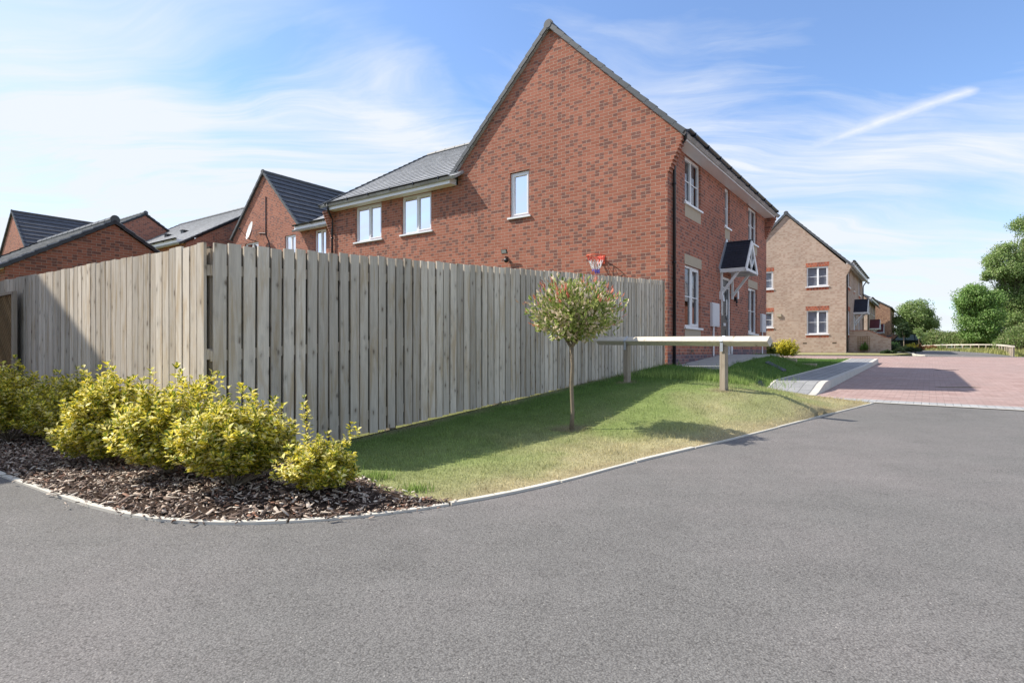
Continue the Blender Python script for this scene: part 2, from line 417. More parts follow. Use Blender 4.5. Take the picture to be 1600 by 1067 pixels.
G = MB()
ys = [-60, -20, 0, 10, 20, 31, 43, 80, 400]; xs = [-400, -60, -20, 0, 20, 60, 400]
for i in range(len(ys) - 1):
    for j in range(len(xs) - 1):
        q = [(xs[j], ys[i]), (xs[j + 1], ys[i]), (xs[j + 1], ys[i + 1]), (xs[j], ys[i + 1])]
        G.poly([(a, b, rz(b) - .07) for a, b in q])
o = G.build('ground', GROUND); o['kind'] = 'structure'

# junction line between asphalt and block paving
J0 = V((5.75, 9.30, 0))
def J(a): p = J0 + W * a; return (p.x, p.y)
Jl = (J0 - W * 1.62)
kerb_ext = [(-14, 10.5)] + KERB
asphalt_poly = [(-14, -14), (34, -14), J(34), J(10), J(0)] + [KERB[i] for i in range(len(KERB) - 1, -1, -1)] + [(-14, 11)]
sheet('asphalt_road', asphalt_poly, roadf, ASPH, 1.0)
# red setts
ke = K0 + D * 16.0
farL = ke - W * 16
far_kerb = [(9.0, 30.0), (14.0, 29.05), (18.7, 28.6), (24, 27.6), (34, 25.5), (60, 22)]
setts = [J(0.0), J(34), (60, 15)] + far_kerb[::-1] + [(farL.x, farL.y + .2), (ke.x, ke.y), (K0.x, K0.y), (Jl.x + .02, Jl.y + .02)]
sheet('block_paved_road', setts, roadf, REDSETT, 1.2, .0)
B1 = [J(0), J(34), (J0 + W * 34 + D * .5)[:2], (J0 - W * 1.62 + D * .5)[:2], (Jl.x, Jl.y)]
sheet('grey_paving_band', B1, roadf, BANDSETT, None, .006)
m = MB()
for i in range(46):
    a = J0 + W * (i * .75 - .0) - D * .06; z = rz(a.y) + .0
    b = a + W * .742
    m.poly([(a.x, a.y, z + .012), (b.x, b.y, rz(b.y) + .012), tuple((b + D * .06)[:2]) + (rz(b.y) + .014,), tuple((a + D * .06)[:2]) + (z + .014,)])
o = m.build('channel_kerb', CONCW); o['kind'] = 'structure'

# concrete pin kerb along the lawn
def ribbon(mb, pts, zf, w, h, seg=.9, gap=.008):
    """kerb stones laid end to end along a plan line"""
    acc = [V((p[0], p[1], 0)) for p in pts]; line = []
    for i in range(len(acc) - 1):
        n = max(1, int((acc[i + 1] - acc[i]).length / .06))
        for k in range(n): line.append(acc[i].lerp(acc[i + 1], k / n))
    line.append(acc[-1]); L0 = 0; cur = []; out = []
    for i, p in enumerate(line):
        cur.append(p)
        if i and (p - line[i - 1]).length: L0 += (p - line[i - 1]).length
        if L0 > seg: out.append(cur); cur = [p]; L0 = 0
    if len(cur) > 1: out.append(cur)
    for st in out:
        base = len(mb.v); jig = random.uniform(-.004, .004)
        for i, p in enumerate(st):
            t_ = (st[min(i + 1, len(st) - 1)] - st[max(0, i - 1)]).normalized(); nn = V((-t_.y, t_.x, 0))
            q = p + t_ * (gap if i == 0 else (-gap if i == len(st) - 1 else 0))
            z = zf(q.x, q.y) + h + jig
            for sx, zz in ((-.5, -.06), (-.5, z), (.5, z), (.5, -.06)):
                r = q + nn * w * sx; mb.v.append(V((r.x, r.y, z - h - .06 if zz == -.06 else z)))
        for i in range(len(st) - 1):
            for k in range(3):
                a = base + i * 4 + k; mb.f.append((a, a + 1, a + 5, a + 4))
        mb.f.append((base, base + 1, base + 2, base + 3)); e = base + (len(st) - 1) * 4; mb.f.append((e + 3, e + 2, e + 1, e))
m = MB(); ribbon(m, KERB, lambda x, y: rz(y), .042, .016)
o = m.build('edging_kerb', CONCW); o['kind'] = 'structure'

# lawn
KB = next(i for i, p in enumerate(KERB) if p[0] > -.42)     # where bed meets lawn on the kerb
path_edge = [(PM + D * t_ + W * o_) for t_, o_ in ((-.15, .05), (.1, 1.0), (2.0, 1.0), (4.2, 1.02), (4.9, 1.0), (5.3, .45), (8.42, .45), (8.46, .02))]
fw = [(K0 + D * q - W * .93) for q in (0, 2, 5, 9, 13, 15.9)]
bed_edge = [(-.81, 3.72), (-1.0, 3.98), (-1.35, 4.25), (-1.75, 4.75), (-2.05, 5.05)]
lawn_poly = KERB[KB:] + [(Jl.x, Jl.y)] + [(p.x, p.y) for p in fw] + [((PM + D * 14.4 + W * 1.5)[:2]), ((PM + D * 14.4 - W * 1.2)[:2]), ((PM + D * 9.36 - W * 1.2)[:2])] + [(PM + D * 9.36)[:2]] + [(p.x, p.y) for p in path_edge[::-1]] + [(FE.x + .1, FE.y + .05)] + [((FC + FD * .55 + V((-.03, .03, 0)))[:2])] + bed_edge[::-1]
lawn_poly = [tuple(p) for p in lawn_poly]
kerb_np = np.array(KERB)
def kdist(xy):
    d = np.full(len(xy), 1e9)
    for i in range(len(kerb_np) - 1):
        a, b = kerb_np[i], kerb_np[i + 1]; ab = b - a
        t_ = np.clip(((xy - a) @ ab) / (ab @ ab), 0, 1)
        d = np.minimum(d, np.linalg.norm(xy - a - t_[:, None] * ab, axis=1))
    return d
def vnoise(xy, s, seed=0):
    r = np.random.default_rng(seed); g = r.random((64, 64))
    p = xy * s + 1000; i = np.floor(p).astype(int); f = p - i; f = f * f * (3 - 2 * f)
    a = g[i[:, 0] % 64, i[:, 1] % 64]; b = g[(i[:, 0] + 1) % 64, i[:, 1] % 64]; c_ = g[i[:, 0] % 64, (i[:, 1] + 1) % 64]; d_ = g[(i[:, 0] + 1) % 64, (i[:, 1] + 1) % 64]
    return (a * (1 - f[:, 0]) + b * f[:, 0]) * (1 - f[:, 1]) + (c_ * (1 - f[:, 0]) + d_ * f[:, 0]) * f[:, 1]
def fbm(xy, s, seed): return (vnoise(xy, s, seed) * .5 + vnoise(xy, s * 2.1, seed + 1) * .3 + vnoise(xy, s * 4.3, seed + 2) * .2)
GREEN = np.array([.062, .155, .022]); LIME = np.array([.275, .335, .115]); STRAW = np.array([.50, .43, .25]); BROWN = np.array([.42, .31, .19])
def lawn_colour(xy):
    d = kdist(xy); n = fbm(xy, 1.3, 3); n2 = fbm(xy, 4, 9)
    # the lawn is lush by the fence and house, parched towards the kerb
    dj = np.abs((xy - np.array(J0[:2])) @ np.array(D[:2]))
    far = 1 / (1 + np.exp(-(d - 1.7 + (n - .5) * 1.6) * 2.6))
    c_ = LIME * (1 - far[:, None]) + (GREEN * .78 + LIME * .2) * far[:, None]
    dry = np.clip(1.0 - d / 1.0, 0, 1) * .7 + np.clip((n - .42) * 2.4, 0, .6) * (1 - far)
    dry = np.clip(dry, 0, .85)
    c_ = c_ * (1 - dry[:, None]) + STRAW * dry[:, None]
    br = np.clip(1 - d / .16 + (n2 - .5) * 1.3, 0, 1) * .5
    br = np.maximum(br, np.clip(1 - np.minimum(dj, 9) / .45 + (n2 - .5), 0, .8) * (xy[:, 0] > 4.1) * (xy[:, 0] < 6.0))
    c_ = c_ * (1 - br[:, None]) + BROWN * br[:, None]
    # bare strip along the foot of the fence
    fp = np.array(FC[:2]); fd = np.array(FD[:2]); rel = xy - fp; al = rel @ fd; pd = np.abs(rel @ np.array([fd[1], -fd[0]]))
    bare = np.clip(1 - pd / .22 + (n2 - .5) * 1.5, 0, 1) * (al < FLEN - 1.2)
    c_ = c_ * (1 - bare[:, None] * .8) + np.array([.30, .26, .17]) * bare[:, None] * .8
    for (cx, cy, r_) in ((.64, 6.3, .17), (1.82, 9.256, .13), (2.854, 7.913, .13)):
        b_ = np.clip(1.6 - np.hypot(xy[:, 0] - cx, xy[:, 1] - cy) / r_ + (n2 - .5), 0, 1)
        c_ = c_ * (1 - b_[:, None] * .8) + np.array([.27, .20, .14]) * b_[:, None] * .8
    c_ = c_ * (.72 + .56 * fbm(xy, 11, 77))[:, None]
    return c_
t = NT('lawn_soil'); c = t.coord('Object'); att = t.n('ShaderNodeVertexColor', layer_name='tone')
n = t.noise(c, 55, 4, .7)
LAWNM = t.out(t.n('ShaderNodeVectorMath', {0: att.outputs[0], 'Scale': t.mr(n, .25, .75, .45, 1.05)}, operation='SCALE').outputs[0], .95, t.bump(n, .8, .02), .1)
lawnf = lambda xy: land_z(xy)
sheet('lawn', lawn_poly, lawnf, LAWNM, .16, .0, 'structure', lawn_colour)

def blades(name, pts, h, w, colour, lean=.5, label=None, seed=1):
    r = np.random.default_rng(seed); n = len(pts)
    z = land_z(pts[:, :2]) - .004
    ang = r.uniform(0, 2 * np.pi, n); hh = h * r.uniform(.5, 1.25, n) if np.isscalar(h) else h * r.uniform(.5, 1.25, n)
    la = r.uniform(0, 2 * np.pi, n); lm = r.uniform(0, lean, n) * hh
    dx, dy = np.cos(ang) * w / 2, np.sin(ang) * w / 2
    v = np.empty((n, 3, 3))
    v[:, 0] = np.stack([pts[:, 0] - dx, pts[:, 1] - dy, z], 1)
    v[:, 1] = np.stack([pts[:, 0] + dx, pts[:, 1] + dy, z], 1)
    v[:, 2] = np.stack([pts[:, 0] + np.cos(la) * lm, pts[:, 1] + np.sin(la) * lm, z + hh], 1)
    me = bpy.data.meshes.new(name)
    me.vertices.add(n * 3); me.loops.add(n * 3); me.polygons.add(n)
    me.vertices.foreach_set('co', v.astype(np.float32).ravel())
    me.loops.foreach_set('vertex_index', np.arange(n * 3, dtype=np.int32))
    me.polygons.foreach_set('loop_start', np.arange(0, n * 3, 3, dtype=np.int32)); me.polygons.foreach_set('loop_total', np.full(n, 3, dtype=np.int32))
    me.update()
    cc = colour * r.uniform(.75, 1.3, (n, 1)); ca = me.color_attributes.new('tone', 'FLOAT_COLOR', 'POINT')
    ca.data.foreach_set('color', np.repeat(np.concatenate([cc, np.ones((n, 1))], 1), 3, axis=0).astype(np.float32).ravel())
    return me
t = NT('grass_blade'); att = t.n('ShaderNodeVertexColor', layer_name='tone')
p = t.n('ShaderNodeBsdfPrincipled', {'Base Color': att.outputs[0], 'Roughness': .6, 'Specular IOR Level': .25}); tl = t.n('ShaderNodeBsdfTranslucent', {'Color': att.outputs[0]})
mx = t.n('ShaderNodeMixShader', {0: .35, 1: p.outputs[0], 2: tl.outputs[0]}); o_ = t.n('ShaderNodeOutputMaterial'); t.t.links.new(mx.outputs[0], o_.inputs[0]); BLADE = t.m
def scatter(poly, n, seed):
    r = np.random.default_rng(seed); a = np.array(poly); lo, hi = a.min(0), a.max(0)
    p_ = r.uniform(lo, hi, (n, 2)); return p_[in_poly(p_, poly)]
gp = scatter(lawn_poly, 1150000, 4)
dens = np.clip(5.2 / gp[:, 1], .12, 1) ** 1.4
gp = gp[np.random.default_rng(5).random(len(gp)) < dens]
bare_keep = np.random.default_rng(6).random(len(gp)) < np.clip(kdist(gp) / .10, .35, 1)
gp = gp[bare_keep]
for bx__, by__, br__ in ((.64, 6.3, .12), (1.82, 9.256, .09), (2.854, 7.913, .09)):
    gp = gp[np.hypot(gp[:, 0] - bx__, gp[:, 1] - by__) > br__ * rng.uniform(.6, 1.4, len(gp))]
hgt = .018 + .014 * fbm(gp, 2, 21) + np.clip(gp[:, 1] - 8.5, 0, 3) * .012
# ragged taller tufts
tuft = fbm(gp, 3.1, 31) > .66; hgt[tuft] *= 1.9; hgt *= .7 + .6 * fbm(gp, 14, 55)
me = blades('lawn_grass', gp, hgt, .0065 + 0 * 1, lawn_colour(gp) * 1.12, .9, seed=8)
o = link_mesh('lawn_grass', me, BLADE); tag(o, 'short mown grass, parched near the kerb', 'grass', kind='stuff')
# long seeding grass between the rail and the path
tp = []
r_ = np.random.default_rng(12)
for (cx, cy, sp, n) in ((3.0, 9.9, .5, 900), (3.55, 9.7, .4, 800), (2.6, 10.2, .45, 600), (3.9, 10.9, .7, 600), (-.95, 4.05, .12, 160), (-.62, 3.78, .1, 120), (-1.3, 4.35, .15, 160), (4.9, 11.8, .9, 500)):
    tp.append(np.stack([r_.normal(cx, sp * .5, n), r_.normal(cy, sp * .35, n)], 1))
tp = np.concatenate(tp); th_ = np.where(tp[:, 1] > 6, .13, .06)
me = blades('long_grass', tp, th_, .009, np.tile(np.array([.24, .33, .09]), (len(tp), 1)) * np.where(r_.random((len(tp), 1)) > .7, 1.5, .9), .5, seed=9)
o = link_mesh('long_grass', me, BLADE); tag(o, 'tufts of longer pale seeding grass behind the knee rail', 'grass', kind='stuff')

# bark bed
bed_poly = [tuple(p) for p in (KERB[:KB + 1] + bed_edge + [tuple((FC + FD * .45 + V((-.03, .02, 0)))[:2]), (FC + V((0, .03, 0)))[:2], (FC + L * 9)[:2]])]
bed_poly = [tuple(p) for p in bed_poly]
t = NT('bark_soil'); c = t.coord('Object'); n = t.noise(c, 30, 4, .7)
BEDM = t.out(t.mix(n, (.022, .015, .011), (.09, .06, .045)), .95, t.bump(n, 1, .03), .1)
def bedf(xy):
    z = land_z(xy); d = kdist(xy); return z + np.clip(d, 0, .25) * .10 - .01
sheet('bark_bed', bed_poly, bedf, BEDM, .15, 0)
def chips(name, n, seed):
    r = np.random.default_rng(seed)
    p = scatter(bed_poly, n, seed); p = p[(p[:, 0] > -7)]
    kk = [q_ for q_ in KERB[3:KB + 1]]; ex = np.array([kk[i_] for i_ in r.integers(0, len(kk), 130)]) + r.normal(0, .03, (130, 2)) + r.uniform(-.10, .10, (130, 1)) * np.array([1, 0.0]); p = np.concatenate([p, ex])
    k = np.random.default_rng(seed + 1).random(len(p)) < np.clip(5.0 / np.maximum(p[:, 1], 3), .3, 1) ** 2; p = p[k]
    sp = np.random.default_rng(3).uniform(-1, 1, (len(p), 2)); p = p + sp * .01
    n = len(p); z = bedf(p) + r.uniform(0, .022, n)
    ln = r.lognormal(-3.75, .5, n).clip(.010, .075); wd = ln * r.uniform(.18, .5, n); th = r.uniform(.002, .006, n)
    yaw = r.uniform(0, np.pi, n); pit = r.normal(0, .35, n); rol = r.normal(0, .45, n)
    cx = np.stack([np.cos(yaw) * np.cos(pit), np.sin(yaw) * np.cos(pit), np.sin(pit)], 1)
    sy = np.stack([-np.sin(yaw) * np.cos(rol), np.cos(yaw) * np.cos(rol), np.sin(rol)], 1)
    nz = np.cross(cx, sy); c0 = np.stack([p[:, 0], p[:, 1], z + .004], 1)
    vs = []
    for a, b, h, q in ((-1, -1, 0, 1), (1, -.6, 0, 1), (1, .7, 0, 1), (-1, 1, 0, 1), (-.9, -.8, 1, 1), (.9, -.5, 1, 1), (.85, .6, 1, 1), (-.9, .8, 1, 1)):
        vs.append(c0 + cx * (ln / 2 * a)[:, None] + sy * (wd / 2 * b)[:, None] + nz * (th * h)[:, None])
    v = np.stack(vs, 1).reshape(-1, 3)
    fq = np.array([(4, 5, 6, 7), (0, 1, 5, 4), (1, 2, 6, 5), (2, 3, 7, 6), (3, 0, 4, 7)])
    f = (np.arange(n)[:, None, None] * 8 + fq[None]).reshape(-1, 4)
    me = bpy.data.meshes.new(name)
    me.vertices.add(len(v)); me.loops.add(f.size); me.polygons.add(len(f))
    me.vertices.foreach_set('co', v.astype(np.float32).ravel()); me.loops.foreach_set('vertex_index', f.astype(np.int32).ravel())
    me.polygons.foreach_set('loop_start', np.arange(0, f.size, 4, dtype=np.int32)); me.polygons.foreach_set('loop_total', np.full(len(f), 4, dtype=np.int32))
    me.update(); return me
t = NT('bark_chip'); g = t.n('ShaderNodeNewGeometry'); r = g.outputs['Random Per Island']
cc = t.ramp(r, [(0, (.055, .04, .033)), (.33, (.13, .092, .072)), (.58, (.24, .175, .135)), (.66, (.30, .14, .085)), (.72, (.40, .31, .24)), (1, (.70, .61, .50))])
CHIP = t.out(cc, .85, t.bump(t.noise(t.coord('Object'), 150, 3), .4, .003), .2)
_op = bed_poly
o = link_mesh('bark_chips', chips('bark_chips', 120000, 14), CHIP); tag(o, 'dark brown bark chip mulch in the corner bed', 'bark mulch', kind='stuff')

# ------------------------------------------------------------------ footway, path, steps
m = MB(); mk = MB(); mb_ = MB()
qs = [0, .3, .6, .9, 1.2, 1.5, 1.8, 2.1, 2.6, 4, 6, 8, 9.9, 11, 13, 15, 16]
def fp(q, off, dz=0.0):
    p = K0 + D * q - W * off; return V((p.x, p.y, rz((K0 + D * q).y) + foot_h(q) + dz))
for a, b in zip(qs[:-1], qs[1:]):
    m.poly([fp(a, .125, .002), fp(a, .90, .002), fp(b, .90, .002), fp(b, .125, .002)])
    mb_.poly([fp(a, .90, .012), fp(a, .95, .012), fp(b, .95, .012), fp(b, .90, .012)])
    mb_.poly([fp(a, .90, -.01), fp(a, .90, .012), fp(b, .90, .012), fp(b, .90, -.01)])
    mk.poly([fp(a, .0), fp(a, .125), fp(b, .125), fp(b, .0)])
    for s0, s1 in ((a, b),):
        A0, B0 = fp(a, 0), fp(b, 0); A1 = A0 + W * .02; B1_ = B0 + W * .02; A1.z = rz(A1.y) - .02; B1_.z = rz(B1_.y) - .02
        mk.poly([A0, B0, B1_, A1])
e0, e1 = fp(16, 0), fp(16, .95); mk.poly([e0, e1, V((e1.x, e1.y, e1.z - .2)), V((e0.x, e0.y, e0.z - .2))])
o = m.build('footway_paving', GREYSETT); o['kind'] = 'structure'
o = mb_.build('footway_edging_kerb', CONCW); o['kind'] = 'structure'
t = NT('kerb_concrete'); uvk = t.mapping(t.coord('Object'), (1, 1, 1), (0, 0, -math.atan2(D.y, D.x)))
sx = t.n('ShaderNodeSeparateXYZ', {0: uvk}).outputs[0]
jt = t.math('LESS_THAN', t.math('FRACT', t.math('DIVIDE', sx, .915)), .012)
KERBM = t.out(t.mix(t.math('MULTIPLY', jt, .8), t.mix(t.noise(uvk, 5, 4), (.46, .44, .39), (.56, .53, .48)), (.12, .11, .1)), .9, t.bump(t.noise(uvk, 90, 3), .3, .002), .2)
o = mk.build('road_kerb', KERBM); o['kind'] = 'structure'
# concrete path up to the door
pth = [(0, -.285), (1.0, -.25), (2.2, -.17), (3.6, -.075), (4.2, -.055), (4.95, -.05), (5.35, -.05), (8.49, -.05)]
m = MB(); fF = plane_fn(PM, D, W)
def pz(t_, z): return z
for (t0, z0), (t1, z1) in zip(pth[:-1], pth[1:]):
    w0, w1 = (-1.03 if t0 < 5 else -.48), (-1.03 if t1 < 5 else -.48)
    m.poly([fF(t0, z0 - .02, 0), fF(t0, z0 - .02, w0), fF(t1, z1 - .02, w1), fF(t1, z1 - .02, 0)])
    m.poly([fF(t0, z0 - .02, w0), fF(t0, z0 - .4, w0), fF(t1, z1 - .4, w1), fF(t1, z1 - .02, w1)])
m.poly([fF(0, -.305, 0), fF(0, -.6, 0), fF(0, -.6, -1.03), fF(0, -.305, -1.03)])
o = m.build('concrete_path', CONC); o['kind'] = 'structure'
fS = plane_fn(PM + D * 8.5, W, -D)
stp = [(-.02, .55, -.065, 'upper sandy block step with its end in the yellow bush, topmost of three'), (.45, 1.08, -.215, 'middle sandy block step of the three in the grass bank'), (.95, 1.66, -.366, 'lowest sandy block step beside the grey footway')]
for a, b, z, lab in stp:
    m = MB(); n = max(1, int((b - a) / .22)); wv = (b - a) / n
    for k in range(n): m.fbox(fS, a + k * wv + .003, a + (k + 1) * wv - .003, z - .16, z, 0, .2)
    m.fbox(fS, a + .01, b - .01, z - .30, z - .165, .015, .185)
    o = m.build('retaining_block', STONE); tag(o, lab, 'step block', 'stepped retaining blocks at the end of the front garden')

# ------------------------------------------------------------------ houses
def wall_panel(mb, fn, u0, u1, z0, z1, ops=(), reveal=.09):
    us = sorted({u0, u1, *[o[0] for o in ops], *[o[1] for o in ops]}); zs = sorted({z0, z1, *[o[2] for o in ops], *[o[3] for o in ops]})
    us = [u for u in us if u0 <= u <= u1]; zs = [z for z in zs if z0 <= z <= z1]
    N = (fn(0, 0, -1) - fn(0, 0, 0))
    def quad(a, b, c_, d_):
        nn = (b - a).cross(c_ - b)
        mb.poly([a, b, c_, d_] if nn.dot(N) > 0 else [d_, c_, b, a])
    for i in range(len(us) - 1):
        for j in range(len(zs) - 1):
            cu, cz = (us[i] + us[i + 1]) / 2, (zs[j] + zs[j + 1]) / 2
            if any(o[0] < cu < o[1] and o[2] < cz < o[3] for o in ops): continue
            quad(fn(us[i], zs[j]), fn(us[i + 1], zs[j]), fn(us[i + 1], zs[j + 1]), fn(us[i], zs[j + 1]))
    for a, b, c_, d_ in [o[:4] for o in ops]:
        for (p, q) in (((a, c_), (a, d_)), ((b, d_), (b, c_)), ((a, d_), (b, d_)), ((b, c_), (a, c_))):
            mb.poly([fn(p[0], p[1], 0), fn(q[0], q[1], 0), fn(q[0], q[1], reveal + .05), fn(p[0], p[1], reveal + .05)])

def slope(mb, E0, E1, R0, R1, gauge=.3, lip=.03, th=.05):
    if gauge > .32: lip = .045
    E0, E1, R0, R1 = map(V, (E0, E1, R0, R1))
    nrm = (E1 - E0).cross(R0 - E0).normalized()
    if nrm.z < 0: nrm = -nrm
    n = max(3, round((R0 - E0).length / gauge))
    def q(pts):
        nn = (pts[1] - pts[0]).cross(pts[2] - pts[1]); return pts
    for i in range(n):
        a, b = i / n, (i + 1) / n
        l0, l1 = E0.lerp(R0, a), E1.lerp(R1, a); u0, u1 = E0.lerp(R0, b), E1.lerp(R1, b)
        mb.poly([l0 + nrm * lip, l1 + nrm * lip, u1 + nrm * .003, u0 + nrm * .003])
        mb.poly([l0, l1, l1 + nrm * lip, l0 + nrm * lip])
        mb.poly([l0, l0 + nrm * lip, u0 + nrm * .003, u0]); mb.poly([l1, u1, u1 + nrm * .003, l1 + nrm * lip])
    mb.poly([E0 - nrm * th, R0 - nrm * th, R1 - nrm * th, E1 - nrm * th])
    mb.poly([E0, E0 - nrm * th, E1 - nrm * th, E1]); mb.poly([E0, R0, R0 - nrm * th, E0 - nrm * th]); mb.poly([E1, E1 - nrm * th, R1 - nrm * th, R1])

def verge_caps(mb, A, B, outward, n=None, size=.1, gauge=.3):
    """stepped dry-verge units from eave A to ridge B"""
    A, B = V(A), V(B); t_ = (B - A); Ln = t_.length; t_ = t_ / Ln; n = n or max(3, round(Ln / gauge)); g = Ln / n
    up = outward.cross(t_).normalized()
    if up.z < 0: up = -up
    for i in range(n):
        a = A + t_ * (g * i); tt = (t_ * g * 1.04 - up * .02)
        mb.box(a - up * size * .55 + up * (.025 if size > .09 else -.04) - outward * .05, tt, up * size, outward * .085)

def window(parent, fn, u0, u1, z0, z1, lights=2, bars=False, blind='pale', sill=True, fr=.055, depth=.055, opener=0):
    m = MB(); g = .0
    m.fbox(fn, u0, u0 + fr, z0, z1, depth, depth + .06); m.fbox(fn, u1 - fr, u1, z0, z1, depth, depth + .06)
    m.fbox(fn, u0 + fr, u1 - fr, z0, z0 + fr, depth, depth + .06); m.fbox(fn, u0 + fr, u1 - fr, z1 - fr, z1, depth, depth + .06)
    w = (u1 - u0 - 2 * fr) / lights; panes = []
    for k in range(lights):
        a = u0 + fr + k * w; b = a + w
        if k: m.fbox(fn, a - .03, a + .03, z0 + fr, z1 - fr, depth + .002, depth + .058)
        pa, pb = a + (.03 if k else 0), b - (.03 if k < lights - 1 else 0); pz0, pz1 = z0 + fr, z1 - fr
        if k == opener:      # opening sash stands proud
            s_ = .035
            m.fbox(fn, pa, pa + s_, pz0, pz1, depth - .012, depth + .04); m.fbox(fn, pb - s_, pb, pz0, pz1, depth - .012, depth + .04)
            m.fbox(fn, pa + s_, pb - s_, pz0, pz0 + s_, depth - .012, depth + .04); m.fbox(fn, pa + s_, pb - s_, pz1 - s_, pz1, depth - .012, depth + .04)
            pa += s_; pb -= s_; pz0 += s_; pz1 -= s_
        if bars: m.fbox(fn, pa, pb, (pz0 + pz1) / 2 - .01, (pz0 + pz1) / 2 + .01, depth + .012, depth + .03)
        panes.append((pa, pb, pz0, pz1))
    f = m.build('window', WHITE, parent)
    for pa, pb, pz0, pz1 in panes:
        p = MB(); p.poly([fn(pa, pz0, depth + .032), fn(pb, pz0, depth + .032), fn(pb, pz1, depth + .032), fn(pa, pz1, depth + .032)]); p.build('pane', GLASS, f)
    if blind:
        p = MB()
        if blind == 'pale':
            zz = z0 + .02
            while zz < z1 - .01:
                p.poly([fn(u0 + .02, zz, depth + .10), fn(u1 - .02, zz, depth + .10), fn(u1 - .02, zz + .03, depth + .118), fn(u0 + .02, zz + .03, depth + .118)]); zz += .03
            p.build('blind', BLIND, f)
        else:
            n = 18
            for side in (0, 1):
                ua = u0 + .02 if side == 0 else u1 - .02 - (u1 - u0) * .28; ub = ua + (u1 - u0) * .28
                for k in range(n):
                    x0, x1 = ua + (ub - ua) * k / n, ua + (ub - ua) * (k + 1) / n
                    p.poly([fn(x0, z0, .13 + .02 * (k % 2)), fn(x1, z0, .13 + .02 * ((k + 1) % 2)), fn(x1, z1, .13 + .02 * ((k + 1) % 2)), fn(x0, z1, .13 + .02 * (k % 2))])
            p.build('curtain', CURT, f)
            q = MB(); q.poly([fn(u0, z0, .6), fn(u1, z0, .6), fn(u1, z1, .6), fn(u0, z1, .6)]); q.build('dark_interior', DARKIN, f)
    if sill:
        q = MB(); q.fbox(fn, u0 - .06, u1 + .06, z0 - .045, z0 - .002, -.05, depth + .05); q.build('sill', WHITE, f)
    return f

def eave(parent, fn, u0, u1, zs, ov, gut=True):
    """soffit, fascia and gutter along a wall top. zs soffit height, ov overhang"""
    m = MB(); m.fbox(fn, u0, u1, zs, zs + .012, -ov + .02, .0); m.fbox(fn, u0, u1, zs - .006, zs + .19, -ov, -ov + .02)
    m.fbox(fn, u0, u0 + .015, zs + .014, zs + .16, -ov + .022, -.0); m.fbox(fn, u1 - .015, u1, zs + .014, zs + .16, -ov + .022, -.0)
    m.build('fascia', WHITE, parent)
    if gut:
        g = MB(); n = 8
        for k in range(n):
            a0, a1 = math.pi * k / n, math.pi * (k + 1) / n
            def P(a, u, r=.056): return fn(u, zs + .205 - math.sin(a) * r, -ov - .062 + math.cos(a) * r)
            g.poly([P(a0, u0 - .02), P(a0, u1 + .02), P(a1, u1 + .02), P(a1, u0 - .02)])
        for u in (u0 - .02, u1 + .02):
            g.poly([fn(u, zs + .205 - math.sin(math.pi * k / n) * .056, -ov - .062 + math.cos(math.pi * k / n) * .056) for k in range(n + 1)])
        u = u0 + .3
        while u < u1:
            g.fbox(fn, u, u + .035, zs + .135, zs + .21, -ov - .125, -ov - .002); u += .95
        g.build('gutter', BLACKP, parent)

def drainpipe(parent, pts, r=.034):
    m = MB(); m.tube(pts, r, 8)
    lo = min(p.z for p in map(V, pts)); top = [p for p in map(V, pts)]
    a, b = top[-2], top[-1]
    for k in range(3):
        c_ = a.lerp(b, .12 + .38 * k); m.tube([c_ - UP * .02, c_ + UP * .02], r * 1.35, 8)
    m.build('drainpipe', BLACKP, parent, True)

def canopy(parent, fn, uc, hw, ze, zr, proj, tiles, finial=True):
    m = MB(); A = lambda u, z, d: fn(u, z, d)
    for sgn in (-1, 1):
        slope(m, A(uc + sgn * hw, ze, 0), A(uc + sgn * hw, ze, -proj), A(uc, zr, 0), A(uc, zr, -proj), .1, .008, .03)
    m.tube([A(uc, zr + .005, 0), A(uc, zr + .005, -proj)], .03, 8)
    c_ = m.build('canopy', tiles, parent)
    w = MB()
    for sgn in (-1, 1):
        x = uc + sgn * hw
        w.fbox(fn, x - .02, x + .02, ze - .12, ze - .02, -proj, 0)
        a = A(uc + sgn * (hw + .02), ze - .10, -proj - .01); b = A(uc, zr - .04, -proj - .01); w.bar(a, b, .03, .12, fn(0, 0, -1) - fn(0, 0, 0))
        w.bar(A(uc, ze + .02, -proj + .0), A(uc + sgn * hw * .5, (ze + zr) / 2 - .06, -proj), .03, .05, fn(0, 0, -1) - fn(0, 0, 0))
    w.fbox(fn, uc - hw - .03, uc + hw + .03, ze - .10, ze - .03, -proj - .02, -proj + .03)
    w.bar(A(uc, ze - .05, -proj), A(uc, zr - .1, -proj), .03, .05, fn(0, 0, -1) - fn(0, 0, 0))
    w.fbox(fn, uc - hw, uc + hw, ze - .03, ze - .018, -proj, 0)
    w.build('bargeboard', WHITEP, c_)
    for sgn in (-1, 1):
        b_ = MB(); x = uc + sgn * (hw - .08)
        b_.fbox(fn, x - .03, x + .03, ze - .75, ze - .03, -.05, 0)
        b_.bar(A(x, ze - .66, -.03), A(x, ze - .08, -proj * .72), .06, .06, fn(1, 0, 0) - fn(0, 0, 0))
        b_.bar(A(x, ze - .06, -.03), A(x, ze - .06, -proj * .95), .06, .05, fn(1, 0, 0) - fn(0, 0, 0))
        b_.build('bracket', WHITEP, c_)
    return c_

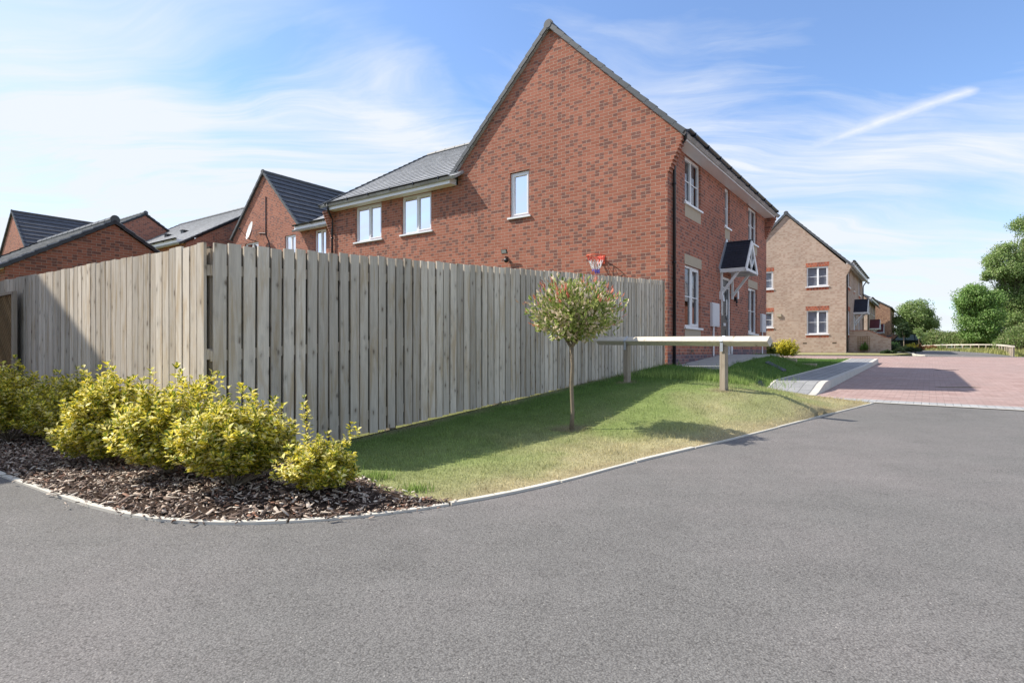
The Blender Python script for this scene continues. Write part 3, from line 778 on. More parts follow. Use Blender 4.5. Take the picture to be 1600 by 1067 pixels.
def roof_gable_t(parent, P, ws, dt, zr, k, ov_e, ov_v, mat, verge_near=True, verge_far=True, gauge=.3, cap=True):
    """ridge along D; gable ends at t=0 and t=dt. k = slope (tan)"""
    P = V(P); c_ = ws / 2; m = MB()
    F = lambda s, t_, z: P + L * s + D * t_ + V((0, 0, z))
    t0, t1 = -ov_v, dt + ov_v
    for sgn in (-1, 1):
        se = c_ + sgn * (c_ + ov_e); ze = zr - k * (c_ + ov_e)
        slope(m, F(se, t0, ze), F(se, t1, ze), F(c_, t0, zr), F(c_, t1, zr), gauge)
    r = m.build('roof', mat, parent)
    q = MB()
    n = int((t1 - t0) / .45)
    for i in range(n):
        a = t0 + (t1 - t0) * i / n; b = t0 + (t1 - t0) * (i + 1) / n
        q.tube([F(c_, a, zr + .005), F(c_, b - .015, zr + .005)], [.10, .095], 8)
    if cap:
        q.tube([F(c_, t0 - .03, zr + .0), F(c_, t0 + .02, zr + .0)], .125, 14)
        q.tube([F(c_, t0 - .045, zr + .0), F(c_, t0 - .03, zr + .0)], .09, 14)
    q.build('ridge', VERGE, r)
    for sgn in (-1, 1):
        se = c_ + sgn * (c_ + ov_e); ze = zr - k * (c_ + ov_e)
        if verge_near: v = MB(); verge_caps(v, F(se, t0, ze), F(c_, t0, zr), -D, gauge=gauge); v.build('verge', VERGE, r)
        if verge_far: v = MB(); verge_caps(v, F(se, t1, ze), F(c_, t1, zr), D, gauge=gauge); v.build('verge', VERGE, r)
    return r

def roof_gable_s(parent, P, s0, s1, dt, zr, k, ov_e, ov_v, mat, gauge=.3, verges=(True, True), blackv=False, cap=True):
    """ridge along L from s0 to s1; gables face W and L"""
    P = V(P); c_ = dt / 2; m = MB()
    F = lambda s, t_, z: P + L * s + D * t_ + V((0, 0, z))
    a0 = s0 - (ov_v if verges[0] else 0); a1 = s1 + (ov_v if verges[1] else 0)
    for sgn in (-1, 1):
        te = c_ + sgn * (c_ + ov_e); ze = zr - k * (c_ + ov_e)
        slope(m, F(a0, te, ze), F(a1, te, ze), F(a0, c_, zr), F(a1, c_, zr), gauge)
    r = m.build('roof', mat, parent)
    q = MB(); n = int((a1 - a0) / .45)
    for i in range(n):
        a = a0 + (a1 - a0) * i / n; b = a0 + (a1 - a0) * (i + 1) / n
        q.tube([F(a, c_, zr + .005), F(b - .015, c_, zr + .005)], [.10, .095], 8)
    if cap and verges[0]: q.tube([F(a0 - .03, c_, zr), F(a0 + .02, c_, zr)], .125, 14)
    q.build('ridge', VERGE, r)
    for sgn in (-1, 1):
        te = c_ + sgn * (c_ + ov_e); ze = zr - k * (c_ + ov_e)
        if verges[0]: v = MB(); verge_caps(v, F(a0, te, ze), F(a0, c_, zr), W, gauge=gauge, size=.085 if blackv else .1); v.build('verge', BLACKP if blackv else VERGE, r)
        if verges[1]: v = MB(); verge_caps(v, F(a1, te, ze), F(a1, c_, zr), L, gauge=gauge); v.build('verge', BLACKP if blackv else VERGE, r)
    return r

def simple_walls(parent, P, ws, dt, z0, zw, brick, zr=None, ridge='t', fops=(), gops=(), name='wall'):
    """four walls + gable triangles; gops openings on the camera-side wall (s,z), fops on the front (t,z)"""
    P = V(P); m = MB()
    g = plane_fn(P, L, -D); f = plane_fn(P, D, W); gb = plane_fn(P + D * dt, L, D); fb = plane_fn(P + L * ws, D, L)
    wall_panel(m, g, 0, ws, z0, zw, gops); wall_panel(m, f, 0, dt, z0, zw, fops)
    wall_panel(m, gb, 0, ws, z0, zw); wall_panel(m, fb, 0, dt, z0, zw)
    if ridge == 't':
        m.poly([g(0, zw), g(ws, zw), g(ws / 2, zr)]); m.poly([gb(0, zw), gb(ws / 2, zr), gb(ws, zw)])
    elif ridge == 's':
        m.poly([f(0, zw), f(dt, zw), f(dt / 2, zr)]); m.poly([fb(0, zw), fb(dt / 2, zr), fb(dt, zw)])
    return m.build(name, brick, parent), g, f

def apron(parent, fn, a, b, z0, z1, name='stone_panel', mat=None, proud=.004):
    m = MB(); m.fbox(fn, a, b, z0, z1, -proud, .05); return m.build(name, mat or STONE, parent)

# ---- main house
H = empty('brick_house', (PM.x, PM.y, -.3), 'large red brick house with tall front gable and a rear wing behind the fence', 'house')
g = plane_fn(PM, L, -D); f = plane_fn(PM, D, W)
WS, DT, Z0, ZS = 5.9, 9.35, -.6, 4.55
gw = (3.573, 4.152, 3.42, 4.55 - .0)
ext = [(6.89, 8.083, 3.44, 4.547), (8.95, 10.14, 3.44, 4.547)]
m = MB()
ZE = ZS
wall_panel(m, g, 0, WS, Z0, ZE + .06, [(3.573, 4.152, 3.42, 4.56)])
k_ = .997; zr_ = 7.93
zt = zr_ - k_ * (WS / 2) - .05
m.poly([g(0, ZE + .06), g(WS, ZE + .06), g(WS, zt), g(WS / 2, zr_ - .05), g(0, zt)])
m.poly([g(0, ZE + .12), g(0, zt), g(-.31, ZE + .122)])
wall_panel(m, g, WS, 11.42, Z0, ZE + .001, ext)
front_ops = [(1.088, 2.234, 3.44, 4.547), (4.33, 4.80, 3.44, 4.547), (6.88, 8.0, 3.44, 4.547), (1.088, 2.234, .58, 2.02), (6.88, 8.0, .58, 2.02), (3.96, 4.92, -.07, 2.06)]
wall_panel(m, f, 0, DT, Z0, ZE + .001, front_ops)
gb = plane_fn(PM + D * DT, L, D); wall_panel(m, gb, 0, 11.42, Z0, ZE)
m.poly([gb(0, ZE), gb(WS / 2, zr_ - .05), gb(WS, ZE)])
fb = plane_fn(PM + L * 11.42, D, L); wall_panel(m, fb, 0, DT, Z0, ZE); m.poly([fb(0, ZE), fb(DT, ZE), fb(DT / 2, 7.6)])
# corbelled brick ends carrying the eaves
for t0, dirn in ((0.0, 1), (DT - .215, 1)):
    for i in range(9):
        pj = .32 * (i + 1) / 9; z_ = ZE - .075 * (9 - i) + .0
        m.fbox(f, t0 + .001, t0 + .214, z_, z_ + .0749, -pj, 0.0)
    m.fbox(f, t0 + .001, t0 + .214, ZE, ZE + .12, -.32, 0.0)
for i in range(9):
    z_ = ZE - .075 * (9 - i); m.fbox(g, 11.2, 11.419, z_, z_ + .0749, -.28 * (i + 1) / 9, 0)
m.build('wall', BRICK, H)
# blue brick plinth on the front
m = MB(); m.fbox(f, .01, 3.95, Z0, -.05, -.006, .02); m.fbox(f, 4.93, DT - .01, Z0, .08, -.006, .02)
m.build('plinth', brick_mat('plinth_brick', (.20, .10, .10), (.26, .15, .14), (.10, .08, .10), (.34, .30, .28), .5), H)
roof_gable_t(H, PM, WS, DT, zr_, k_, .38, .075, TILE)
roof_gable_s(H, PM, WS - .2, 11.42, DT, 7.70, .60, .36, .06, TILE, verges=(False, True))
eave(H, f, .22, DT - .22, ZS, .32); eave(H, g, WS + .06, 11.2, ZS, .28)
# lead flashing line where wing roof meets the gable
window(H, g, *gw, lights=1); 
for e in ext: window(H, g, *e, lights=2)
for i, o_ in enumerate(front_ops[:5]):
    window(H, f, *o_, lights=1 if i == 1 else 2, bars=True, blind='pale' if i == 0 else 'dark', opener=0 if i != 3 else 1)
for a, b in ((1.088, 2.234), (6.88, 8.0)):
    apron(H, f, a, b, 3.12, 3.393); apron(H, f, a - .02, b + .06, 2.022, 2.26, 'lintel'); apron(H, f, a, b, .22, .533)
apron(H, f, 4.33, 4.80, 3.12, 3.393)
# door
m = MB(); m.fbox(f, 3.96, 4.03, -.07, 2.06, .03, .10); m.fbox(f, 4.85, 4.92, -.07, 2.06, .03, .10); m.fbox(f, 4.03, 4.85, 1.99, 2.06, .03, .10); m.fbox(f, 3.96, 4.92, -.10, -.06, -.02, .10)
m.fbox(f, 4.03, 4.85, 1.76, 1.79, .035, .09)
dfr = m.build('door_frame', WHITE, H)
m = MB(); m.fbox(f, 4.035, 4.845, -.055, 1.985, .055, .10)
m.fbox(f, 4.12, 4.32, .95, 1.85, .045, .056); m.fbox(f, 4.56, 4.76, .95, 1.85, .045, .056); m.fbox(f, 4.12, 4.32, .08, .62, .045, .056); m.fbox(f, 4.56, 4.76, .08, .62, .045, .056)
dr = m.build('door', DOORM, H)
m = MB(); m.fbox(f, 4.33, 4.55, .72, .80, .035, .056); m.build('letter_plate', GALV, dr)
m = MB(); m.fbox(f, 4.76, 4.79, .85, 1.05, .02, .056); m.fbox(f, 4.66, 4.78, .92, .945, .0, .022); m.build('handle', GALV, dr)
m = MB(); m.poly([f(4.14, 1.0, .0445), f(4.30, 1.0, .0445), f(4.30, 1.8, .0445), f(4.14, 1.8, .0445)]); m.poly([f(4.58, 1.0, .0445), f(4.74, 1.0, .0445), f(4.74, 1.8, .0445), f(4.58, 1.8, .0445)]); m.build('pane', GLASS, dr)
canopy(H, f, 4.46, .60, 2.24, 3.0, .66, TILE_CANOPY)
# abutment flashing behind the canopy
m = MB()
for sgn in (-1, 1): m.bar(f(4.46 + sgn * .70, 2.2, -.012), f(4.46, 3.08, -.012), .02, .12, W)
m.build('flashing', GALV, H)
for a, b in ((3.0, 3.62), (8.45, 9.02)):
    m = MB(); m.fbox(f, a, b, .66, 1.27, -.055, 0); m.fbox(f, a + .025, b - .025, .69, 1.24, -.066, -.056)
    bx = m.build('meter_box', GREYBOX, H)
    m = MB(); m.tube([f((a + b) / 2 - .12, .66, -.03), f((a + b) / 2 - .12, -.1, -.03)], .022, 8); m.build('conduit', WHITE, bx)
# drainpipes
drainpipe(H, [f(.06, ZS + .16, -.38), f(.10, ZS - .02, -.36), f(.26, ZS - .24, -.07), f(.28, ZS - .35, -.05), f(.28, -.30, -.05)])
drainpipe(H, [g(11.1, ZS + .16, -.34), g(11.1, ZS + .02, -.32), g(11.22, ZS - .22, -.08), g(11.22, ZS - .3, -.06), g(11.22, -.5, -.06)])
# small air brick vents low on front
for a in (1.5, 7.4): m = MB(); m.fbox(f, a, a + .2, -.0, .06, -.009, .02); m.build('air_brick', BLACKP, H)

# things fixed on the house
m = MB(); R = MB()
hp = empty('basketball_hoop', tuple(g(1.57, 2.15, 0)), 'orange basketball hoop with red, white and blue net on the brick gable', 'basketball hoop')
cen = g(1.57, 2.17, -.27)
ring = [cen + L * math.cos(a) * .215 + D * math.sin(a) * .215 for a in [2 * math.pi * i / 28 for i in range(29)]]
R.tube(ring, .011, 6, False); R.build('rim', ORANGE, hp, True)
m.fbox(g, 1.48, 1.66, 2.02, 2.20, -.02, 0); m.bar(g(1.51, 2.15, -.01), g(1.51, 2.17, -.07), .02, .03); m.bar(g(1.63, 2.15, -.01), g(1.63, 2.17, -.07), .02, .03); m.build('bracket', ORANGE, hp)
def netpt(i, j):
    r = .205 * (1 - .20 * j) if j < 4 else .205 * (1 - .2 * 3.0) * (1 + .0 * j)
    a = 2 * math.pi * (i + .5 * (j % 2)) / 12; z = -.10 * j * (1 if j < 4 else 1)
    return cen + L * math.cos(a) * r + D * math.sin(a) * r + V((0, 0, z))
for nm, rows, mt in (('red_net', (0, 1), NETR), ('white_net', (1, 2, 3), NETW), ('blue_net', (3, 4), NETB)):
    q = MB()
    for j in rows[:-1]:
        for i in range(12):
            a = netpt(i, j)
            nb = (netpt(i, j + 1), netpt(i - 1 if j % 2 == 0 else i + 1, j + 1))
            for b in nb: q.tube([a, b], .006, 4, False)
    q.build('net', mt, hp)
fl = empty('security_light', tuple(g(4.23, 2.45, 0)), 'black security floodlight and sensor on the brick gable', 'wall light')
m = MB(); m.bar(g(4.23, 2.42, 0), g(4.23, 2.42, -.10), .03, .03)
a = g(4.15, 2.50, -.10); m.box(a, W * -.17, V((0, 0, .10)) - D * .05, D * -.03); m.build('lamp', BLACKP, fl)
m = MB(); m.box(a + V((0, 0, .012)) - D * .034 + L * .015 - D * .005, L * .14, V((0, 0, .078)) - D * .038, D * -.004); m.build('lens', GREYBOX, fl)
m = MB(); m.sphere(g(4.21, 2.33, -.09), (.06, .06, .06)); m.bar(g(4.23, 2.38, 0), g(4.22, 2.38, -.09), .03, .03); m.build('sensor', BLACKP, fl, True)
sl = MB(); sl.sphere(f(5.30, 1.45, -.06), (.03, .03, .07)); sl.fbox(f, 5.28, 5.32, 1.46, 1.58, -.07, 0); sl.tube([f(5.3, 1.36, -.06), f(5.3, 1.32, -.06)], .025, 8)
tag(sl.build('wall_lantern', BLACKP, None, True), 'small black lantern to the right of the front door', 'wall light')
sl = MB(); sl.fbox(f, 5.58, 5.68, 1.55, 1.78, -.03, 0); tag(sl.build('number_plaque', WHITEP), 'small white plaque on the wall right of the door', 'plaque')
sl = MB(); sl.fbox(f, 3.80, 3.87, 1.40, 1.62, -.08, 0); sl.tube([f(3.83, 1.52, -.08), f(3.83, 1.35, -.10)], [.03, .04], 8); tag(sl.build('wall_sensor', WHITEP), 'small pale wall sensor left of the front door', 'wall light')
bt = MB()
for i, (uu, hh) in enumerate(((3.86, .26),)):
    bt.tube([f(uu, -.06, -.3), f(uu, .12, -.3), f(uu, .17, -.3), f(uu, .22, -.3)], [.035, .035, .015, .015], 10)
tag(bt.build('milk_bottle', WHITEP, None, True), 'small white bottle standing beside the front door', 'bottle')

# ---- off-frame neighbour to the left: its shadow falls on the fence
PN = FC + L * 5.71 - D * 2.25 - D * 9
Hn = empty('brick_house', (PN.x, PN.y, -1), 'red brick house standing left of the planting bed', 'house')
# right wall along D, far gable faces D: ridge along D
simple_walls(Hn, PN, 8, 9, -1.1, 4.45, BRICK_FAR, 6.75, 't')
roof_gable_t(Hn, PN, 8, 9, 6.83, .54, .25, .05, TILE)

# ---- neighbour B behind the fence
PB = V((-9.1, 25.0, 0))
HB = empty('brick_house', (PB.x, PB.y, -.8), 'red brick house with shade-coloured tiled roof and satellite dish, left of the rear wing', 'house')
gB = plane_fn(PB, L, -D); fB = plane_fn(PB, D, W)
m = MB(); zB = 5.12
bw = [(.22, 1.02, 4.0, 5.06), (3.05, 4.17, 4.0, 5.06)]
wall_panel(m, gB, 0, 5.2, -1, zB, bw); m.poly([gB(0, zB), gB(5.2, zB), gB(5.2, 5.4), gB(2.6, 8.05), gB(0, 5.4)])
bx_ = (-1.85, -1.1, 3.9, 5.05)
wall_panel(m, gB, -5.5, 0, -1, zB, [bx_])
fb2 = plane_fn(PB + L * 5.2, D, L); wall_panel(m, fb2, 0, 9, -1, zB); fb3 = plane_fn(PB + W * 5.5, D, W); wall_panel(m, fb3, 0, 9, -1, zB); m.poly([fb3(0, zB), fb3(9, zB), fb3(4.5, 8.0)])
gB2 = plane_fn(PB + D * 9, L, D); wall_panel(m, gB2, -5.5, 5.2, -1, zB)
m.build('wall', BRICK_FAR, HB)
roof_gable_t(HB, PB, 5.2, 9, 8.12, 1.02, .12, .07, TILE_SHADED, gauge=.34)
roof_gable_s(HB, PB + W * 5.5, 0, 5.5, 9, 8.0, .60, .34, .06, TILE, verges=(True, False))
eave(HB, gB, -5.4, -.12, zB, .3)
window(HB, gB, *bw[0]); window(HB, gB, *bw[1]); window(HB, gB, *bx_)
m = MB(); m.tube([gB(2.45, 7.0, -.02), gB(2.45, 5.3, -.02), gB(2.2, 4.9, -.02), gB(2.1, 4.4, -.02)], .02, 6); m.tube([gB(2.45, 5.35, -.02), gB(3.0, 5.42, -.02)], .015, 6); m.build('cable', BLACKP, HB)
ds = empty('satellite_dish', tuple(gB(3.4, 5.0, 0)), 'grey satellite dish on the gable wall of the house behind the fence', 'satellite dish')
m = MB(); c0 = gB(2.95, 5.45, -.42); ax = (V((-.80, -.62, .25))).normalized(); xx = ax.cross(UP).normalized(); yy = xx.cross(ax)
n = 20; rings = []
for j in range(5):
    r = .40 * j / 4; rings.append([c0 + xx * math.cos(2 * math.pi * i / n) * r + yy * math.sin(2 * math.pi * i / n) * r * 1.05 + ax * (r * r * .55) for i in range(n)])
for j in range(4):
    for i in range(n): m.poly([rings[j][i], rings[j][(i + 1) % n], rings[j + 1][(i + 1) % n], rings[j + 1][i]])
m.build('dish', WHITEP, ds, True)
m = MB(); m.tube([gB(3.3, 5.1, 0), gB(3.3, 5.12, -.3), c0 - ax * .02], .018, 6); m.tube([c0 - yy * .4, c0 + ax * .45 - yy * .1], .012, 6); m.sphere(c0 + ax * .47 - yy * .08, (.05, .05, .05)); m.build('arm', BLACKP, ds)

# ---- house C
PC = V((-15.05, 27.0, 0))
HC = empty('brick_house', (PC.x, PC.y, -.8), 'brick house with long pale grey roof and two roof vents, in the left background', 'house')
cw = (3.1, 4.2, 3.8, 4.98)
simple_walls(HC, PC, 10.4, 9.2, -1, 5.03, BRICK_FAR, 7.8, 's', gops=[cw, (6.2, 7.3, 3.8, 4.98)])
window(HC, plane_fn(PC, L, -D), *cw); window(HC, plane_fn(PC, L, -D), 6.2, 7.3, 3.8, 4.98)
rC = roof_gable_s(HC, PC, 0, 10.4, 9.2, 7.95, .60, .32, .05, TILE, blackv=True)
eave(HC, plane_fn(PC, L, -D), .2, 10.2, 5.03, .3)
for s_ in (3.6, 5.4):
    m = MB(); p0 = PC + L * s_ + D * 1.6 + V((0, 0, 7.95 - .6 * 3.0)); m.box(p0, L * .3, D * .3, V((0, 0, .16))); m.box(p0 + V((0, 0, .16)) - D * .04 + W * .03, L * .36, D * .36, V((0, 0, .03))); m.build('roof_vent', BLACKP, rC)
# ---- garage D
PD = V((-12.64, 14.6, 0))
HD = empty('brick_garage', (PD.x, PD.y, -.9), 'low brick garage gable in shade with black verge trim, behind the left fence', 'garage')
simple_walls(HD, PD, 6, 4.8, -1, 2.12, BRICK, 3.6, 's')
roof_gable_s(HD, PD, 0, 6, 4.8, 3.73, .62, .2, .05, TILE, blackv=True)
eave(HD, plane_fn(PD, L, -D), .1, 5.9, 2.08, .18)
# ---- house E
PE = V((-23.8, 30.0, 0))
HE = empty('brick_house', (PE.x, PE.y, -.8), 'red brick gable top peeping up behind the garage roof', 'house')
simple_walls(HE, PE, 5, 9.2, -1, 5.1, BRICK_FAR, 7.85, 's')
roof_gable_s(HE, PE, 0, 5, 9.2, 8.0, .62, .25, .05, TILE, blackv=True)
# ---- house A
PA = V((-31.7, 38.3, 0))
HA = empty('brick_house', (PA.x, PA.y, -.8), 'house at the far left with steep shade-coloured ribbed roof and sunlit brick gable', 'house')
simple_walls(HA, PA, 5.9, 10, -1, 6.4, BRICK_FAR, 9.5, 't')
roof_gable_t(HA, PA, 5.9, 10, 9.6, 1.0, .3, .07, TILE_SHADED, gauge=.42)
m = MB(); p0 = PA + L * 1.1 + D * 4.4 + V((0, 0, 9.6 - 1.85)); m.box(p0, L * .3, D * .3, V((0, 0, .25))); m.box(p0 + V((0, 0, .25)) + W * .04 - D * .04, L * .38, D * .38, V((0, 0, .06))); m.build('roof_vent', WHITEP, HA)

# ---- buff brick house
PT = V((17.91, 31.4, 0))
HT = empty('buff_brick_house', (PT.x, PT.y, -.1), 'buff brick house with red brick window heads and a black porch canopy', 'house')
tg = [(.851, 1.907, .985, 2.29), (.851, 1.907, 3.6, 4.69), (3.64, 4.25, 1.40, 2.30), (3.64, 4.25, 3.6, 4.62)]
tf = [(1.0, 2.0, .98, 2.29), (1.0, 2.0, 3.6, 4.66), (3.9, 4.3, 3.6, 4.66), (6.9, 8.0, 3.6, 4.66), (6.9, 8.0, .98, 2.29), (3.95, 4.9, .05, 2.1)]
ZT = 4.7
simple_walls(HT, PT, 5.9, 9.6, -.6, ZT, BRICK_TAN, 7.72, 't', fops=tf, gops=tg)
gT = plane_fn(PT, L, -D); fT = plane_fn(PT, D, W)
roof_gable_t(HT, PT, 5.9, 9.6, 7.83, .99, .36, .06, TILE)
eave(HT, fT, .1, 9.5, ZT, .3)
m = MB()
for i in range(8):
    m.fbox(fT, .001, .214, ZT - .075 * (8 - i), ZT - .075 * (8 - i) + .0749, -.3 * (i + 1) / 8, 0)
m.build('corbel', BRICK_TAN, HT)
for o_ in tg: 
    window(HT, gT, *o_, lights=2 if o_[0] < 1 else 1, bars=True, blind='pale')
    apron(HT, gT, o_[0] - .05, o_[1] + .05, o_[3] + .002, min(o_[3] + .225, 9), 'brick_lintel', BRICK_SOLDIER); apron(HT, gT, o_[0] - .03, o_[1] + .03, o_[2] - .19, o_[2] - .047, 'brick_sill', BRICK_SOLDIER)
for o_ in tf[:5]:
    window(HT, fT, *o_, lights=1 if o_[1] - o_[0] < .6 else 2, blind='dark'); apron(HT, fT, o_[0], o_[1], o_[2] - .19, o_[2] - .047, 'brick_sill', BRICK_SOLDIER)
    if o_[3] < 4: apron(HT, fT, o_[0] - .05, o_[1] + .05, o_[3] + .002, o_[3] + .225, 'brick_lintel', BRICK_SOLDIER)
m = MB(); m.fbox(fT, 3.95, 4.02, .05, 2.1, .02, .09); m.fbox(fT, 4.83, 4.9, .05, 2.1, .02, .09); m.fbox(fT, 4.02, 4.83, 2.03, 2.1, .02, .09); m.build('door_frame', WHITE, HT)
m = MB(); m.fbox(fT, 4.03, 4.82, .06, 2.02, .05, .09); m.build('door', WHITEP, HT)
canopy(HT, fT, 4.4, .62, 2.35, 3.1, .7, TILE_CANOPY)
drainpipe(HT, [fT(.1, ZT + .1, -.3), fT(.14, ZT - .3, -.06), fT(.14, ZT - .4, -.05), fT(.14, 0, -.05)])
drainpipe(HT, [fT(9.5, ZT + .1, -.3), fT(9.4, ZT - .3, -.06), fT(9.4, ZT - .4, -.05), fT(9.4, 0, -.05)])
m = MB(); m.fbox(gT, 3.2, 3.42, 2.0, 2.17, -.08, 0); m.build('wall_vent', STONE, HT)
for a in (.45, 1.9): m = MB(); m.fbox(gT, a, a + .2, .45, .52, -.004, .02); m.build('air_brick', BARKD, HT)
# ---- garden wall with curved top and trellis
PW = PT + D * 1.25 + W * .02
fw_ = plane_fn(PW, W, -D)
m = MB(); n = 20
def wtop(a):
    if a < .75: return 1.17
    x = (a - .75) / (1.95 - .75); return 1.17 - .42 * (x * x * (3 - 2 * x))
for i in range(n):
    a0, a1 = 1.95 * i / n, 1.95 * (i + 1) / n
    for d_ in (0, .22):
        m.poly([fw_(a0, -.3, d_), fw_(a1, -.3, d_), fw_(a1, wtop(a1), d_), fw_(a0, wtop(a0), d_)] if d_ == 0 else [fw_(a1, -.3, d_), fw_(a0, -.3, d_), fw_(a0, wtop(a0), d_), fw_(a1, wtop(a1), d_)])
    m.poly([fw_(a0, wtop(a0), 0), fw_(a1, wtop(a1), 0), fw_(a1, wtop(a1), .22), fw_(a0, wtop(a0), .22)])
m.poly([fw_(1.95, -.3, 0), fw_(1.95, -.3, .22), fw_(1.95, wtop(1.95), .22), fw_(1.95, wtop(1.95), 0)])
gwall = empty('garden_wall', tuple(fw_(1, -.1, 0)), 'buff brick garden wall with a top that sweeps down, beside the buff house', 'wall')
m.build('wall', BRICK_TAN, gwall)
m = MB()
for i in range(14):
    a0, a1 = 1.98 * i / 14, 1.98 * (i + 1) / 14
    o_ = fw_(a0, wtop(a0), -.015); m.box(o_, fw_(a1, wtop(a1), -.015) - o_, fw_(a0, wtop(a0), .235) - o_, V((0, 0, .035)))
m.build('coping', BRICK_SOLDIER, gwall)
tr = MB()
for i in range(6): tr.fbox(fw_, .42 + i * .11, .44 + i * .11, .05, .86, -.03, -.015)
for i in range(7): tr.fbox(fw_, .40, 1.0, .08 + i * .125, .10 + i * .125, -.015, -.003)
tag(tr.build('wall_trellis', BROWNW), 'small brown square trellis on the buff garden wall', 'trellis')

# ---- houses beyond
P3 = V((31.8, 52.4, 0)); H3 = empty('buff_brick_house', (P3.x, P3.y, 0), 'distant buff house with wine red porch canopies past the garden wall', 'house')
t3 = [(1.2, 2.2, 3.6, 4.6), (4.3, 5.3, 3.6, 4.6), (6.9, 8, 3.6, 4.6), (1.2, 2.2, 1, 2.2)]
simple_walls(H3, P3, 6, 9.5, -.5, 4.7, BRICK_TAN, 7.7, 't', fops=t3); f3 = plane_fn(P3, D, W)
for o_ in t3: window(H3, f3, *o_, blind='dark')
roof_gable_t(H3, P3, 6, 9.5, 7.85, 1.0, .36, .06, TILE_SHADED); eave(H3, f3, .1, 9.4, 4.7, .32)
canopy(H3, f3, 2.9, .75, 2.2, 3.0, .8, TILE_WINE); canopy(H3, f3, 8.4, .75, 2.0, 2.8, .8, TILE_WINE)
drainpipe(H3, [f3(.1, 4.8, -.3), f3(.14, 4.4, -.06), f3(.14, 4.3, -.05), f3(.14, 0, -.05)])
P4 = V((39.4, 61, 0)); H4 = empty('buff_brick_house', (P4.x, P4.y, 0), 'farthest brown brick house, its plain gable wall just left of the round tree', 'house')
simple_walls(H4, P4, 9, 9, -.5, 4.7, brick_mat('brown_brick', (.34, .19, .12), (.42, .26, .17), (.22, .12, .08), (.4, .33, .27), .3), 7.3, 't')
roof_gable_t(H4, P4, 9, 9, 7.4, .6, .2, .06, TILE_SHADED)
# ---- house opposite (seen only in the window reflections)
PO = V((41, 33, 0)); HO = empty('brick_house', (PO.x, PO.y, 0), 'orange brick house across the road, mirrored in the ground floor window', 'house')
_ow = [(1.2, 2.3, .7, 2.1), (6.2, 7.3, .7, 2.1), (1.2, 2.3, 3.4, 4.5), (6.2, 7.3, 3.4, 4.5)]; _og = [(2.2, 3.3, .7, 2.1), (2.2, 3.3, 3.4, 4.5)]
simple_walls(HO, PO, 5.6, 9, -.5, 4.7, BRICK, 7.2, 't', fops=_ow, gops=_og); roof_gable_t(HO, PO, 5.6, 9, 7.3, .9, .3, .06, TILE)
for o_ in _ow: window(HO, plane_fn(PO, D, W), *o_)
for o_ in _og: window(HO, plane_fn(PO, L, -D), *o_)

# ------------------------------------------------------------------ fences
def fence_run(P, dirv, outv, length, base, top, label, pitch=.122, bw=.100, seed=1, double=True, skip=0):
    r = random.Random(seed); root = empty('wooden_fence', (P.x, P.y, base(0)), label, 'fence', 'weathered board fence')
    m = MB(); n = int(length / pitch)
    for i in range(n):
        a = i * pitch + r.uniform(-.003, .003) + .004; w = bw + r.uniform(-.006, .004); q = P + dirv * a
        zb = base(a / length) + r.uniform(-.006, .012) - .06 * max(0, a / length - .35) * (length > 9.52); zt_ = top(a / length) + r.uniform(-.009, .009)
        tilt = dirv * r.uniform(-.010, .010); th = .02 + r.uniform(0, .004); pr = r.uniform(0, .004); skew = r.uniform(-.004, .004)
        o = q + outv * (.0 + pr); o.z = zb
        top_o = q + outv * pr + tilt; top_o.z = zt_
        nb = len(m.v); dw = dirv * w
        cut = r.uniform(-.003, .003)
        m.v += [o, o + dw, o + dw + outv * (th + skew), o + outv * th, top_o, top_o + dw + V((0, 0, cut)), top_o + dw + outv * (th + skew) + V((0, 0, cut)), top_o + outv * th]
        for qd in ((0, 3, 2, 1), (4, 5, 6, 7), (0, 1, 5, 4), (1, 2, 6, 5), (2, 3, 7, 6), (3, 0, 4, 7)): m.f.append(tuple(nb + k for k in qd))
    m.build('board_panel', FENCE, root)
    if double:
        m = MB()
        for i in range(n):
            a = (i + .5) * pitch + r.uniform(-.004, .004); q = P + dirv * a - outv * .066
            zb = base(a / length) + .0; zt_ = top(a / length) - .01
            q.z = zb; m.box(q, dirv * .1195, outv * .018, V((0, 0, zt_ - zb)))
        m.build('gap_shade_boards', GAPSHADE, root)  # added boards, coloured dark so the gaps look shaded
    for fr in (.10, .5, .88):
        m = MB(); k = 6
        for j in range(k):
            a0, a1 = length * j / k, length * (j + 1) / k
            z0 = base(a0 / length) + (top(a0 / length) - base(a0 / length)) * fr; z1 = base(a1 / length) + (top(a1 / length) - base(a1 / length)) * fr
            A_ = P + dirv * a0 - outv * .022; B_ = P + dirv * a1 - outv * .022; A_.z = z0; B_.z = z1
            m.bar(A_, B_, .04, .085)
        m.build('rail', FENCE, root)
    k = max(2, round(length / 1.85))
    for j in range(k + 1):
        a = min(length - .05, length * j / k + .05); q = P + dirv * a - outv * .13; zb = base(a / length) - .3; q.z = zb
        m = MB(); m.box(q - dirv * .045, dirv * .09, outv * .085, V((0, 0, top(a / length) - zb - .04))); m.build('post', POSTW, root)
    return root
OUTR = V((FD.y, -FD.x, 0)); OUTL = -D
fence_run(FC + FD * .02 , FD, OUTR, FLEN, fence_base, lambda t_: .868 + (1.515 - .868) * t_, 'long weathered board fence in shade running back to the brick house', seed=3)
fence_run(FC + L * .03 - D * .005, L, OUTL, 9.5, lambda t_: -.90 + .0 * t_, lambda t_: .864 + .125 * t_, 'sunlit weathered board fence behind the yellow bushes', pitch=.119, bw=.104, seed=5)
m = MB(); q = FE + OUTR * -.0 - FD * .02; q.z = -.36; m.box(q, FD * .05, OUTR * .045, V((0, 0, 1.86))); 
fen = m.build('fence_end_post', POSTW); tag(fen, 'tan timber post closing the fence against the brick corner', 'post')

